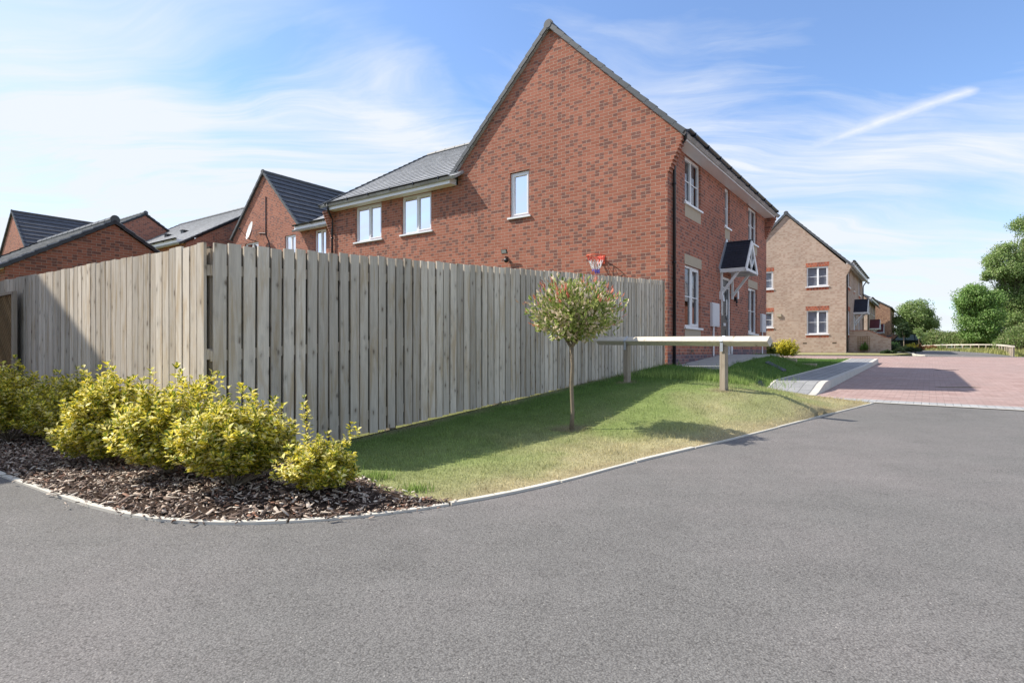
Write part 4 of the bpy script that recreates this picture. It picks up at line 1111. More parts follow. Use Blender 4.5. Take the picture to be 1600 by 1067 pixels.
# lattice panel at far left
LP = FC + L * 4.36 - D * .09
rt = empty('lattice_panel', (LP.x, LP.y, -.9), 'brown diamond lattice panel in a timber frame leaning on the far left fence', 'trellis')
fl_ = plane_fn(LP, L, -D); m = MB()
za, zb2 = -.86, .735; ww = 1.25
m.fbox(fl_, 0, .07, za, zb2, -.04, 0); m.fbox(fl_, ww, ww + .07, za, zb2, -.04, 0); m.fbox(fl_, .07, ww, zb2 - .03, zb2, -.04, 0); m.fbox(fl_, .07, ww, za, za + .05, -.04, 0)
m.build('frame', POSTW, rt)
m = MB(); H_ = zb2 - za; 
for sgn in (1, -1):
    x = -H_
    while x < ww + H_:
        # line u = x + (z-za)*sgn clipped to the frame
        if sgn == 1: z_lo = max(0, -x + .07); z_hi = min(H_, ww - x)
        else: z_lo = max(0, x - ww); z_hi = min(H_, x - .07)
        if z_hi - z_lo > .03:
            uu = lambda zz: x + zz * sgn
            m.bar(fl_(uu(z_lo), za + z_lo, -.018 if sgn == 1 else -.010), fl_(uu(z_hi), za + z_hi, -.018 if sgn == 1 else -.010), .007, .024, D)
        x += .066
m.build('lattice', BROWNW, rt)
m = MB(); m.fbox(fl_, .07, ww, za + .05, zb2 - .03, -.004, .0); m.build('lattice_gap_shade', plain('lattice_shade_tone', (.035, .026, .02), .9), rt)  # added dark sheet: paints the shade behind the open lattice

# knee rail
rA, rB = V((1.44, 9.75, .185)), V((3.26, 7.40, .135))
kr = empty('knee_rail', (2.3, 8.6, -.5), 'pale diamond section knee rail on two posts crossing the lawn', 'knee rail')
dr_ = (rB - rA); dn = dr_.normalized(); sd = dn.cross(UP).normalized()
m = MB(); h = .071; sec = [UP * h, sd * h, -UP * h, -sd * h]
ch = []
for i in range(4):
    a, b = sec[i], sec[(i + 1) % 4]; ch += [a.lerp(b, .07), a.lerp(b, .93)]
b0 = len(m.v); K = 8
m.v += [rA + c_ for c_ in ch] + [rB + c_ for c_ in ch]
for i in range(K): m.f.append((b0 + i, b0 + (i + 1) % K, b0 + K + (i + 1) % K, b0 + K + i))
m.f.append(tuple(b0 + i for i in range(K))[::-1]); m.f.append(tuple(b0 + K + i for i in range(K)))
m.build('rail', RAILW, kr)
for (fr, zb_) in ((.21, -.50), (.7815, -.52)):
    c_ = rA.lerp(rB, fr); m = MB(); hw = .039
    o_ = V((c_.x, c_.y, zb_ - .25)) - dn * hw - sd * hw; dx = V((dn.x, dn.y, 0)).normalized() * hw * 2
    hgt_ = c_.z - .035 - o_.z
    # post with v-notched head: body, then two cheeks
    m.box(o_, dx, sd * hw * 2, V((0, 0, hgt_ - .03)))
    m.build('post', POSTW, kr)
    m = MB()
    for sgn in (-1, 1):
        for (p0_, p1_) in ((UP * (h + .003), sd * sgn * (h + .003)), (sd * sgn * (h + .003), -UP * .01 + sd * sgn * .056)):
            a_ = c_ + p0_; b_ = c_ + p1_; w_ = dn * .022
            m.poly([a_ - w_, a_ + w_, b_ + w_, b_ - w_])
        a_ = c_ - UP * .01 + sd * sgn * .056; m.box(a_ - dn * .022 - UP * .13, dn * .044, sd * sgn * .003, UP * .135)
    m.build('strap', GALV, kr)
# iron inspection covers in the lawn
for (x, y, lab) in ((4.95, 11.75, 'flush dark drain cover in the sunny grass by the footway'), (6.35, 14.1, 'flush dark drain cover in shaded grass near the front door')):
    m = MB(); z = max(lz(x + a_, y + b_) for a_ in (-.25, 0, .25) for b_ in (-.25, 0, .25)) + .004; p0 = V((x, y, z)) - W * .26 - D * .26
    zx = (lz(x + .2 * W.x, y + .2 * W.y) - lz(x - .2 * W.x, y - .2 * W.y)) / .4; zy = (lz(x + .2 * D.x, y + .2 * D.y) - lz(x - .2 * D.x, y - .2 * D.y)) / .4
    z0_ = lz(x, y) + .006; p0 = V((x, y, 0)) - W * .2 - D * .2; p0.z = z0_ - .2 * zx - .2 * zy
    vx, vy = W * .4 + UP * .4 * zx, D * .4 + UP * .4 * zy
    m.box(p0, vx, vy, V((0, 0, -.05)))
    for i in range(4):
        for j in range(4): m.box(p0 + vx * (.12 + .2 * i) + vy * (.12 + .2 * j), vx * .14, vy * .14, V((0, 0, .005)))
    tag(m.build('drain_cover', RUBBISH), lab, 'drain cover', 'inspection covers in the front lawn')
# drainage channels and covers in the block paving
for (x, y, a, b, lab, mt) in ((9.35, 12.2, .42, .12, 'brown slotted drain gully in the sunny block paving at the right edge', BARK), (14.3, 19.2, .35, .12, 'long dark drain gully farther up the block paving', RUBBISH), (13.9, 22.5, .3, .12, 'small dark gully beyond the long shadow on the paving', RUBBISH)):
    m = MB(); z = rz(y) + .008; p0 = V((x, y, z)); m.box(p0 - V((a, 0, .03)), V((2 * a, 0, 0)), V((0, .16, 0)), V((0, 0, .03)))
    for k in range(9): m.box(p0 + V((-a + .04 + k * (2 * a - .08) / 9, .03, 0)), V((.03, 0, 0)), V((0, .10, 0)), V((0, 0, .004)))
    tag(m.build('drain_gully', mt), lab, 'drain gully', 'gullies set in the block paving')

# ------------------------------------------------------------------ foliage
def leaf_mesh(name, cen, nrm, dirv, ln, wd, fold=.25):
    n = len(cen); dirv = dirv / np.linalg.norm(dirv, axis=1)[:, None]
    side = np.cross(dirv, nrm); side /= np.linalg.norm(side, axis=1)[:, None] + 1e-9; up = np.cross(side, dirv)
    ln = np.broadcast_to(ln, (n,))[:, None]; wd = np.broadcast_to(wd, (n,))[:, None]
    b = cen; tip = cen + dirv * ln - up * ln * .12; md = cen + dirv * ln * .5
    l_ = md + side * wd / 2 + up * wd * fold; r_ = md - side * wd / 2 + up * wd * fold
    v = np.stack([b, r_, tip, l_], 1).reshape(-1, 3)
    idx = np.arange(n)[:, None] * 4
    f = np.concatenate([idx + np.array([0, 1, 2]), idx + np.array([0, 2, 3])], 1).reshape(-1, 3)
    me = bpy.data.meshes.new(name); me.vertices.add(len(v)); me.loops.add(f.size); me.polygons.add(len(f))
    me.vertices.foreach_set('co', v.astype(np.float32).ravel()); me.loops.foreach_set('vertex_index', f.astype(np.int32).ravel())
    me.polygons.foreach_set('loop_start', np.arange(0, f.size, 3, dtype=np.int32)); me.polygons.foreach_set('loop_total', np.full(len(f), 3, dtype=np.int32))
    uv = me.uv_layers.new(name='UVMap'); u1 = np.tile(np.array([1, 0, 0, 1, .5, 1, 1, 0, .5, 1, 0, 1][:0] or [.6, 0, 0, .5, .6, 1, .6, 0, .6, 1, 0, .5]), n)
    # midrib verts carry u=.9, margins u=0
    u1 = np.tile(np.array([.9, 0, 0, .5, .9, 1, .9, 0, .9, 1, 0, .5]), n)
    uv.data.foreach_set('uv', u1.astype(np.float32)); me.update(); return me
def unit(r, n):
    a = r.normal(size=(n, 3)); return a / np.linalg.norm(a, axis=1)[:, None]

def bush(name, base, rx, ry, h, nshoot, leaf, mat, label, cat='bush', group=None, seed=1, spikes=(), per=26, stems=True, low=.07):
    r = np.random.default_rng(seed); base = np.array(base, dtype=float)
    root = empty(name, tuple(base), label, cat, group)
    # shoot tips spread over a lumpy dome
    u = r.uniform(0, 1, nshoot); ph = r.uniform(0, 2 * np.pi, nshoot)
    el = np.arcsin(np.clip(-.25 + 1.25 * u, -1, 1)); lum = r.uniform(.72, 1.08, nshoot)
    fq = np.sin(ph * 3 + seed) * .10 + np.sin(ph * 5 + el * 4 + seed * 2) * .10 + np.sin(ph * 8 + el * 7 + seed * 3) * .07 + 1
    lum *= fq
    lobes = r.uniform(-.42, .42, (4, 3)); pick_ = r.integers(0, 4, nshoot)
    tips = np.stack([np.cos(el) * np.cos(ph) * rx * lum, np.cos(el) * np.sin(ph) * ry * lum, h * .48 + np.sin(el) * h * .52 * lum], 1)
    tips = tips * .83 + lobes[pick_] * np.array([rx, ry * .7, h * .38]) * (1 if nshoot > 280 else .4)
    tips[:, 2] = np.maximum(tips[:, 2], h * low)
    if len(spikes): tips = np.concatenate([tips, np.array(spikes, float)])
    n = len(tips); start = np.stack([tips[:, 0] * .15, tips[:, 1] * .15, np.full(n, .03)], 1)
    cen, dr, nm, sz = [], [], [], []
    for i in range(n):
        k = per; tt = 1 - r.power(1.6, k) * 0 - r.uniform(0, 1, k) ** 1.3 * (.55 if i < nshoot else .45)
        mid = start[i] * .5 + tips[i] * .5 + np.array([0, 0, -.06 * h])
        pt = ((1 - tt) ** 2)[:, None] * start[i] + (2 * tt * (1 - tt))[:, None] * mid + (tt ** 2)[:, None] * tips[i]
        ax = tips[i] - mid; ax /= np.linalg.norm(ax); ax = ax * .6 + np.array([0, 0, .5]); ax /= np.linalg.norm(ax)
        rad = unit(r, k); rad -= (rad @ ax)[:, None] * ax; rad /= np.linalg.norm(rad, axis=1)[:, None]
        d_ = rad * r.uniform(.5, 1.1, k)[:, None] + ax * (.35 + .8 * (tt > .97))[:, None]
        cen.append(pt + rad * .006); dr.append(d_); nm.append(ax + rad * -.3 + unit(r, k) * .25); sz.append(leaf * r.uniform(.6, 1.2, k))
    cen = np.concatenate(cen); dr = np.concatenate(dr); nm = np.concatenate(nm); sz = np.concatenate(sz)
    me = leaf_mesh('foliage', cen, nm, dr, sz, sz * .60); link_mesh('foliage', me, mat, root)
    if stems:
        m = MB(); B = V(base)
        for i in range(0, n, max(1, n // 26)):
            mid = start[i] * .5 + tips[i] * .5 + np.array([0, 0, -.06 * h])
            m.tube([B + V(start[i]) * .3, B + V(mid), B + V(tips[i]) * .98 + B * .0], [.006, .004, .002], 4, False)
        m.build('stem', BARK, root)
    return root
def bz(x, y): return float(bedf(np.array([[x, y]]))[0])
EG = 'variegated euonymus bushes in the bark bed'
specs = [(-4.95, 5.75, .50, .42, .80, 'greener variegated bush in the fence shadow at the picture\'s left edge', EUON, 330, 4), (-4.22, 5.62, .42, .36, .70, 'shaded variegated bush between the left edge bush and the sunlit ones', EUON, 300, 5),
         (-3.30, 4.72, .37, .34, .78, 'tall sunlit yellow bush, first clear of the fence shadow', EUON, 420, 6), (-2.42, 4.15, .34, .33, .74, 'bright yellow bush right in front of the fence corner', EUON, 400, 7),
         (-1.80, 3.78, .32, .31, .64, 'wide yellow bush just right of the fence corner, drooping over the bark', EUON, 400, 8)]
for x, y, rx, ry, h, lab, mt, ns, sd_ in specs:
    sp = [(rx * .3, -.1, h * 1.04), (-rx * .4, 0, h * 1.0), (0.02, .1, h * .98)]
    bush('euonymus_bush', (x, y, bz(x, y)), rx, ry, h, ns, .042, mt, lab, 'bush', EG, sd_, sp, per=42)
bush('euonymus_bush', (-1.23, 3.60, bz(-1.23, 3.6)), .225, .21, .36, 285, .034, EUON, 'smallest yellow bush with one upright shoot, nearest the lawn', 'bush', EG, 9, [(-.05, .0, .58), (-.06, .02, .54), (-.02, 0, .50), (.25, 0, .42), (.27, .03, .38)], per=28)

# ---- little red-tipped standard tree
tb = np.array([.64, 6.3, lz(.64, 6.3) - .01])
TR = empty('red_tipped_tree', tuple(tb), 'small lollipop tree with red tipped leaves on a thin stem in the lawn', 'tree')
m = MB(); B = V(tb); fork = B + V((.0, 0, .91))
m.tube([B, B + V((.012, 0, .2)), B + V((.0, 0, .5)), B + V((.012, .0, .7)), fork], [.027, .021, .020, .020, .023], 10)
r = np.random.default_rng(33); cc = B + V((.03, 0, 1.27)); bt_ = []
for i in range(26):
    a = 2 * math.pi * i / 26 + r.uniform(-.2, .2); e = r.uniform(.35, 1.2); rr = r.uniform(.30, .42)
    tip = cc + V((math.cos(a) * rr * math.cos(e) * 1.15, math.sin(a) * rr * math.cos(e), -.08 + math.sin(e) * .30)); mid = fork.lerp(tip, .5) + V((0, 0, -.03)) + V(r.normal(0, .015, 3))
    m.tube([fork - UP * .03, mid, tip], [.010, .007, .003], 5, False)
m.build('trunk', BARK, TR, True)
N_ = 6600; d_ = unit(r, N_); rad = r.uniform(.22, 1, N_) ** .55
ph = np.arctan2(d_[:, 1], d_[:, 0])
lump = 1 + .13 * np.sin(ph * 4 + d_[:, 2] * 3) + .09 * np.sin(ph * 7 + 1 + d_[:, 2] * 6) + .08 * np.sin(d_[:, 2] * 9 + ph * 2) + .07 * np.sin(ph * 11 + d_[:, 2] * 13)
pos = d_ * (rad * lump)[:, None] * np.array([.465, .44, .335])
pos[:, 2] = np.where(pos[:, 2] < -.14, pos[:, 2] * .8 - .02, pos[:, 2])
gap = fbm(pos[:, :2] * 1.0 + pos[:, 2:] * .7, 9, 40) > .43
pos = pos[gap]; d_ = d_[gap]; rad = rad[gap]
c3 = np.array(cc) + pos
clus = np.round(c3 / .07) * .07; ax = d_ * .8 + np.array([0, 0, .55]) + unit(r, len(d_)) * .65
ln = r.uniform(.042, .074, len(d_))
topred = (np.abs(fbm(pos[:, :2] * 3 + pos[:, 2:], 4.5, 60) - .5) > .17) & (rad > .80) & ((pos[:, 2] > .06) | (np.abs(pos[:, 0]) > .33))
me = leaf_mesh('foliage', (c3 - tb)[~topred], (d_ + unit(r, len(d_)) * .6)[~topred], ax[~topred], ln[~topred], ln[~topred] * .50); link_mesh('crown', me, PHOT, TR)
me = leaf_mesh('foliage', (c3 - tb)[topred] + d_[topred] * .03, (d_ + unit(r, len(d_)) * .4)[topred], (d_ + np.array([0, 0, .6]))[topred], ln[topred] * 1.0, ln[topred] * .36); link_mesh('red_leaves', me, PHOTR, TR)

# ---- generic broadleaf trees
def tree(name, base, h, crown, nleaf, leaf, mat, label, cat='tree', group=None, seed=1, trunk_r=.2, nclump=40, forkz=.3, fill=1.0, bark=None, sparse=.0):
    """crown: list of (dx,dy,zc,rx,ry,rz) lobes relative to the base"""
    r = np.random.default_rng(seed); base = np.array(base, float); root = empty(name, tuple(base), label, cat, group)
    B = V(base); m = MB(); fk = B + V((0, 0, h * forkz))
    m.tube([B - UP * .2, B + V((.05 * h * .1, 0, h * forkz * .5)), fk], [trunk_r * 1.25, trunk_r, trunk_r * .8], 8)
    cs = []; vol = np.array([c[3] * c[4] * c[5] for c in crown]) ** .7; pick = r.choice(len(crown), nclump, p=vol / vol.sum())
    for k in range(nclump):
        c = crown[pick[k]]; dd = unit(r, 1)[0]; rr = r.uniform(.25, 1) ** .5 * .86
        cp = np.array([c[0] + dd[0] * c[3] * rr, c[1] + dd[1] * c[4] * rr, c[2] + dd[2] * c[5] * rr]); cs.append((cp, min(c[3], c[5]) * r.uniform(.26, .44)))
        if k % 2 == 0:
            tip = B + V(cp); mid = fk.lerp(tip, .5) + V(r.normal(0, .06 * h * .3, 3)); m.tube([fk - UP * .1 * h * forkz, mid, tip], [trunk_r * .38, trunk_r * .2, trunk_r * .05], 5, False)
    m.build('trunk', bark or BARKD, root, True)
    per = int(nleaf / nclump); P_, N2, D2 = [], [], []
    for cp, cr in cs:
        dd = unit(r, per); rr = r.uniform(0, 1, per) ** .42
        lum_ = 1 + .25 * np.sin(dd[:, 0] * 6 + cp[0] * 5) * np.sin(dd[:, 2] * 5 + cp[2] * 3)
        q = cp + dd * (rr * cr * lum_)[:, None] * np.array([1.1, 1.1, .82]); P_.append(q); N2.append(dd * .7 + np.array([0, 0, .7]) + unit(r, per) * .5); D2.append(unit(r, per) + np.array([0, 0, -.25]))
    P_ = np.concatenate(P_); N2 = np.concatenate(N2); D2 = np.concatenate(D2); s_ = leaf * r.uniform(.6, 1.3, len(P_))
    me = leaf_mesh('crown', P_, N2, D2, s_, s_ * .62); link_mesh('crown', me, mat, root); return root

Yt = 52
tree('ash_tree', (41.2, 52, .1), 7.2, [(.2, 0, 3.7, 2.0, 2.0, 2.6), (-.4, 0, 4.6, 1.3, 1.3, 1.4), (.5, 0, 1.9, 1.5, 1.5, 1.5)], 46000, .145, TREEA, 'dense round green tree behind the far post and rail fence', seed=41, trunk_r=.16, nclump=110, forkz=.25)
tree('ash_tree', (48.1, 56, .1), 14, [(-.2, 0, 8.4, 2.4, 2.2, 2.2), (1.6, 0, 11.4, 1.7, 1.7, 1.9), (-1.8, 0, 7.2, 1.4, 1.3, 1.5), (.8, 0, 4.6, 2.8, 2.2, 2.4), (2.6, 0, 8, 2.6, 2, 3), (3.4, 0, 12.8, 1.6, 1.6, 1.8), (-.6, 0, 3.0, 1.8, 1.5, 1.4)], 95000, .15, TREEB, 'tallest airy tree cut by the right edge, towering above the hedge', seed=42, trunk_r=.2, nclump=260, forkz=.25)
tree('round_tree', (43.6, 63.5, .1), 5.9, [(0, 0, 3.6, 2.15, 2.0, 2.1), (1.2, 0, 3.4, 1.5, 1.3, 1.5), (-.9, 0, 2.6, 1.3, 1.2, 1.5)], 22000, .16, TREEB, 'round olive green tree behind the parked car', seed=43, trunk_r=.14, nclump=80, forkz=.25)
tree('sapling', (28.7, 42.9, .05), 2.6, [(0, 0, 1.7, .45, .45, .85), (.1, 0, 1.2, .35, .35, .4)], 2200, .10, TREED, 'slim dark sapling in front of the parked car', seed=44, trunk_r=.035, nclump=22, forkz=.4, bark=BARK)
tree('sapling', (31.2, 44.9, .05), 2.2, [(0, 0, 1.5, .5, .5, .6), (.2, 0, 1.2, .4, .4, .4)], 900, .09, REDL if False else TREEB, 'thin sparse sapling right of the parked car', seed=45, trunk_r=.035, nclump=14, forkz=.45, bark=BARKD)

def hedge(name, pts, w, h, nleaf, leaf, mat, label, cat='hedge', seed=1, taper=1.0):
    """hedge along a plan line: leaves through its volume with a ragged top"""
    r = np.random.default_rng(seed); P_ = np.array([(p[0], p[1]) for p in pts]); seg = np.linalg.norm(np.diff(P_, axis=0), axis=1); cum = np.concatenate([[0], np.cumsum(seg)])
    s_ = r.uniform(0, cum[-1], nleaf); x = np.interp(s_, cum, P_[:, 0]); y = np.interp(s_, cum, P_[:, 1]); hh = np.interp(s_, cum, [p[2] for p in pts]) if len(pts[0]) > 2 else np.full(nleaf, h)
    tg_ = np.gradient(P_, axis=0); nx = -np.interp(s_, cum, tg_[:, 1]); ny = np.interp(s_, cum, tg_[:, 0]); nl = np.hypot(nx, ny); nx /= nl; ny /= nl
    wob = .82 + .34 * fbm(np.stack([s_, s_ * 0 + seed], 1), .55, seed) + .12 * fbm(np.stack([s_, s_ * 0], 1), 2.5, seed + 5)
    a = r.uniform(0, np.pi, nleaf); rr = r.uniform(.15, 1, nleaf) ** .35
    off = np.cos(a) * w / 2 * rr; z = np.sin(a) ** .7 * hh * wob * rr
    q = np.stack([x + nx * off, y + ny * off, z + road_z(y) - .05], 1) + r.normal(0, leaf * .7, (nleaf, 3))
    base = np.array([P_[0, 0], P_[0, 1], float(road_z(P_[0, 1]))])
    root = empty(name, tuple(base), label, cat)
    nn = np.stack([nx * np.cos(a), ny * np.cos(a), np.sin(a)], 1) + unit(r, nleaf) * .7
    s2 = leaf * r.uniform(.6, 1.3, nleaf)
    me = leaf_mesh('foliage', q - base, nn, unit(r, nleaf) + np.array([0, 0, .2]), s2, s2 * .6); link_mesh('foliage', me, mat, root)
    m = MB()
    for k in range(40):
        t_ = (k + .5) / 40 * cum[-1]; X, Y_ = float(np.interp(t_, cum, P_[:, 0])), float(np.interp(t_, cum, P_[:, 1])); hz = .6 * (np.interp(t_, cum, [p[2] for p in pts]) if len(pts[0]) > 2 else h)
        m.tube([(X, Y_, rz(Y_) - .1), (X + random.uniform(-.2, .2), Y_, rz(Y_) + float(hz))], [.05, .02], 5, False)
    m.build('stem', BARKD, root); return root
hedge('hedge', [(39.6, 57.5, 1.7), (42, 54.5, 1.9), (44.5, 51, 2.0), (47, 47.5, 1.9)], 3.0, 2.5, 34000, .13, TREEC, 'long olive hedge behind the far fence, left of the dense tree', seed=51)
hedge('hedge', [(33.2, 38.5, 1.0), (34.6, 39.5, 1.7), (38, 41, 2.4), (43, 44, 3.0), (50, 48, 3.2)], 3.0, 2.2, 34000, .12, TREEC, 'green scrub bank rising towards the right edge of the picture', 'bushes', seed=52)
hedge('distant_treeline', [(-60, 110, 3), (0, 120, 3), (60, 118, 2.8), (110, 90, 3), (130, 40, 3.5)], 6, 3, 50000, .45, TREEC, 'far green tree line beyond the houses', 'tree line', seed=53)['kind'] = 'thing'

# small plants
bush('yellow_bush', (10.95, 23.5, -.30), .62, .5, .92, 260, .07, YELL, 'bright yellow bush at the corner of the brick house by the block steps', seed=61, per=22)
bush('yellow_bush', (9.35, 21.4, -.30), .42, .36, .85, 150, .06, EUONG, 'dark green bush against the brick corner, left of the yellow bush', seed=62, per=22)
bush('climbing_plant', (fw_(.72, 0, -.1).x, fw_(.72, 0, -.1).y, .0), .24, .14, .62, 60, .08, TREEA, 'green climber on the small wall trellis', 'plant', seed=63, per=16)
bush('garden_shrub', (19.6, 30.6, -.15), .5, .3, .28, 60, .09, TREED, 'low dark plants at the foot of the garden wall', 'shrub', seed=64, per=16)
SG = 'mixed shrubs beside the parked car'
for i, (u, Y, rx, h, mt, lab) in enumerate(((1400, 36, .5, .6, TREED, 'dark shrub against the end of the garden wall'), (1412, 35, .45, .5, TREEC, 'olive shrub in the middle of the roadside bed'), (1423, 36, .5, .6, YELL, 'yellow green shrub in the roadside bed'), (1437, 37, .35, .55, REDL, 'rusty red shrub at the right end of the roadside bed'),
        (1447, 47, .45, .45, REDL, 'left of two small red shrubs along the far path'), (1458, 47, .4, .5, REDL, 'right of two small red shrubs along the far path'), (1470, 47, .55, .45, TREEC, 'little green shrub beside the far path'), (1397, 40, .4, .75, TREEA, 'taller green shrub under the round tree'), (1428, 34, .5, .35, TREED, 'low dark plant spilling over the roadside kerb'))):
    x = (u - 800) / 915 * Y
    bush('garden_shrub', (x, Y, rz(Y)), rx, rx * .8, h, 70, .09, mt, lab, 'shrub', SG, 70 + i, per=16, stems=True)
# ground cover planting strip & rough grass by far fence
def far_blades(name, poly, n, h, col, label, seed):
    p_ = scatter(poly, n, seed); r = np.random.default_rng(seed)
    m_ = len(p_); z = road_z(p_[:, 1]) - .03; a = r.uniform(0, 6.28, m_); hh = h * r.uniform(.4, 1.2, m_); w = .02
    v = np.empty((m_, 3, 3)); v[:, 0] = np.stack([p_[:, 0] - np.cos(a) * w, p_[:, 1] - np.sin(a) * w, z], 1); v[:, 1] = np.stack([p_[:, 0] + np.cos(a) * w, p_[:, 1] + np.sin(a) * w, z], 1)
    v[:, 2] = np.stack([p_[:, 0] + r.normal(0, .3, m_) * hh, p_[:, 1] + r.normal(0, .3, m_) * hh, z + hh], 1)
    me = bpy.data.meshes.new(name); me.vertices.add(m_ * 3); me.loops.add(m_ * 3); me.polygons.add(m_)
    me.vertices.foreach_set('co', v.astype(np.float32).ravel()); me.loops.foreach_set('vertex_index', np.arange(m_ * 3, dtype=np.int32))
    me.polygons.foreach_set('loop_start', np.arange(0, m_ * 3, 3, dtype=np.int32)); me.polygons.foreach_set('loop_total', np.full(m_, 3, dtype=np.int32)); me.update()
    cc = np.array(col) * r.uniform(.6, 1.4, (m_, 1)); ca = me.color_attributes.new('tone', 'FLOAT_COLOR', 'POINT')
    ca.data.foreach_set('color', np.repeat(np.concatenate([cc, np.ones((m_, 1))], 1), 3, axis=0).astype(np.float32).ravel())
    o = link_mesh(name, me, BLADE); tag(o, label, 'grass', kind='stuff')
verge_poly = [(10, 30.05), (14, 29.25), (18.7, 28.8), (19.2, 29.2), (21.0, 30.7), (18.6, 32.2), (17.95, 31.35), (12, 35.5), (8, 33)]
t = NT('dry_verge_soil'); c = t.coord('Object'); VERGEM = t.out(t.mix(t.noise(c, 3, 5, .7), (.20, .20, .08), (.36, .32, .18)), .95, None, .1)
sheet('grass_verge', verge_poly, roadf, VERGEM, 1.5, .05)
far_blades('verge_grass', verge_poly, 9000, .09, (.26, .28, .09), 'yellowing grass strip in front of the buff house', 91)
meadow = [(24.2, 27.7), (36, 25.6), (46, 40), (44, 52), (30.5, 46), (31, 41.5), (27, 33)]
far_blades('rough_grass', meadow, 26000, .28, (.34, .34, .12), 'rough yellow grass along the far post and rail fence', 92)
# far tarmac path
sheet('tarmac_path', [(19.9, 28.3), (23.9, 27.6), (26.8, 33), (30.2, 40), (31.2, 44), (30, 47), (28.0, 47), (27.4, 43), (24, 35)], roadf, ASPH, 1.5, .01)
m = MB(); ribbon(m, far_kerb, lambda x, y: rz(y), .12, .03); o = m.build('far_kerb', CONCW); o['kind'] = 'structure'
m = MB(); ribbon(m, [(20.3, 28.7), (20.6, 30.0), (23.6, 35), (26.3, 40), (28.2, 46)], lambda x, y: rz(y), .1, .05); o = m.build('path_kerb', CONCW); o['kind'] = 'structure'
bp = [(21.2, 30.7), (19.9, 29.1), (20.2, 30.4), (23.0, 34.8), (25.7, 40), (28, 46), (30, 56), (22, 50), (18.2, 34)]
bp = [(21.3, 30.6), (19.75, 29.3), (19.85, 30.4), (22.6, 34.9), (25.3, 40.1), (27.4, 46), (24, 46), (20.5, 36)]

# far post and rail fence
fp_ = [(24.0, 28.2), (26.3, 32.0), (28.7, 36.5), (30.9, 40.2), (32.6, 43.2), (32.9, 45.3), (32.2, 46.6), (31.0, 47.6), (30.2, 48.6)]
fpz = [.30, .38, .44, .50, .55, .56, .56, .56, .52]
PF = [(u, v_) for u, v_ in ()]
line = [(1583, 28.0, 541.3), (1578, 31.0, 541.0), (1571, 34.5, 540.0), (1562, 38.0, 539.2), (1553, 41.5, 538.6), (1530, 43.5, 538.4), (1505, 45, 538.6), (1480, 46.5, 538.8), (1458, 48, 539.4), (1440, 49, 540.2)]
lp = [V(((u - 800) / 915 * Y, Y, (550 - v_) / 915 * Y)) for u, Y, v_ in line]
rf = empty('post_and_rail_fence', (lp[0].x, lp[0].y, rz(28)), 'far low rail fence curving beside the tarmac path, on many short posts', 'fence')
m = MB()
for a, b in zip(lp[:-1], lp[1:]): m.bar(a - (b - a).normalized() * .02, b, .12, .085)
m.build('rail', RAILW, rf)
for a, b in zip(lp[:-1], lp[1:]):
    k = 2 if (b - a).length > 1.4 else 1
    k = 2
    for j in range(k):
        c_ = a.lerp(b, j / k); m = MB(); m.box(V((c_.x - .04, c_.y - .04, rz(c_.y) - .2)), V((.08, 0, 0)), V((0, .08, 0)), V((0, 0, c_.z - .04 - rz(c_.y) + .2))); m.build('post', POSTW, rf)
# grey field gate behind
gt = empty('field_gate', (41 * .755, 49.5, .1), 'thin grey metal barrier behind the far rail fence', 'gate')
m = MB(); ga = V(((1472 - 800) / 915 * 50, 50, .62)); gb_ = V(((1505 - 800) / 915 * 50, 49.2, .60))
for dz in (0, -.25): m.tube([ga + UP * dz, gb_ + UP * dz], .03, 6)
for fr in (0, .35, .7, 1): m.tube([ga.lerp(gb_, fr) + UP * .08, ga.lerp(gb_, fr) - UP * .55], .03, 6)
m.build('bars', GALV, gt)

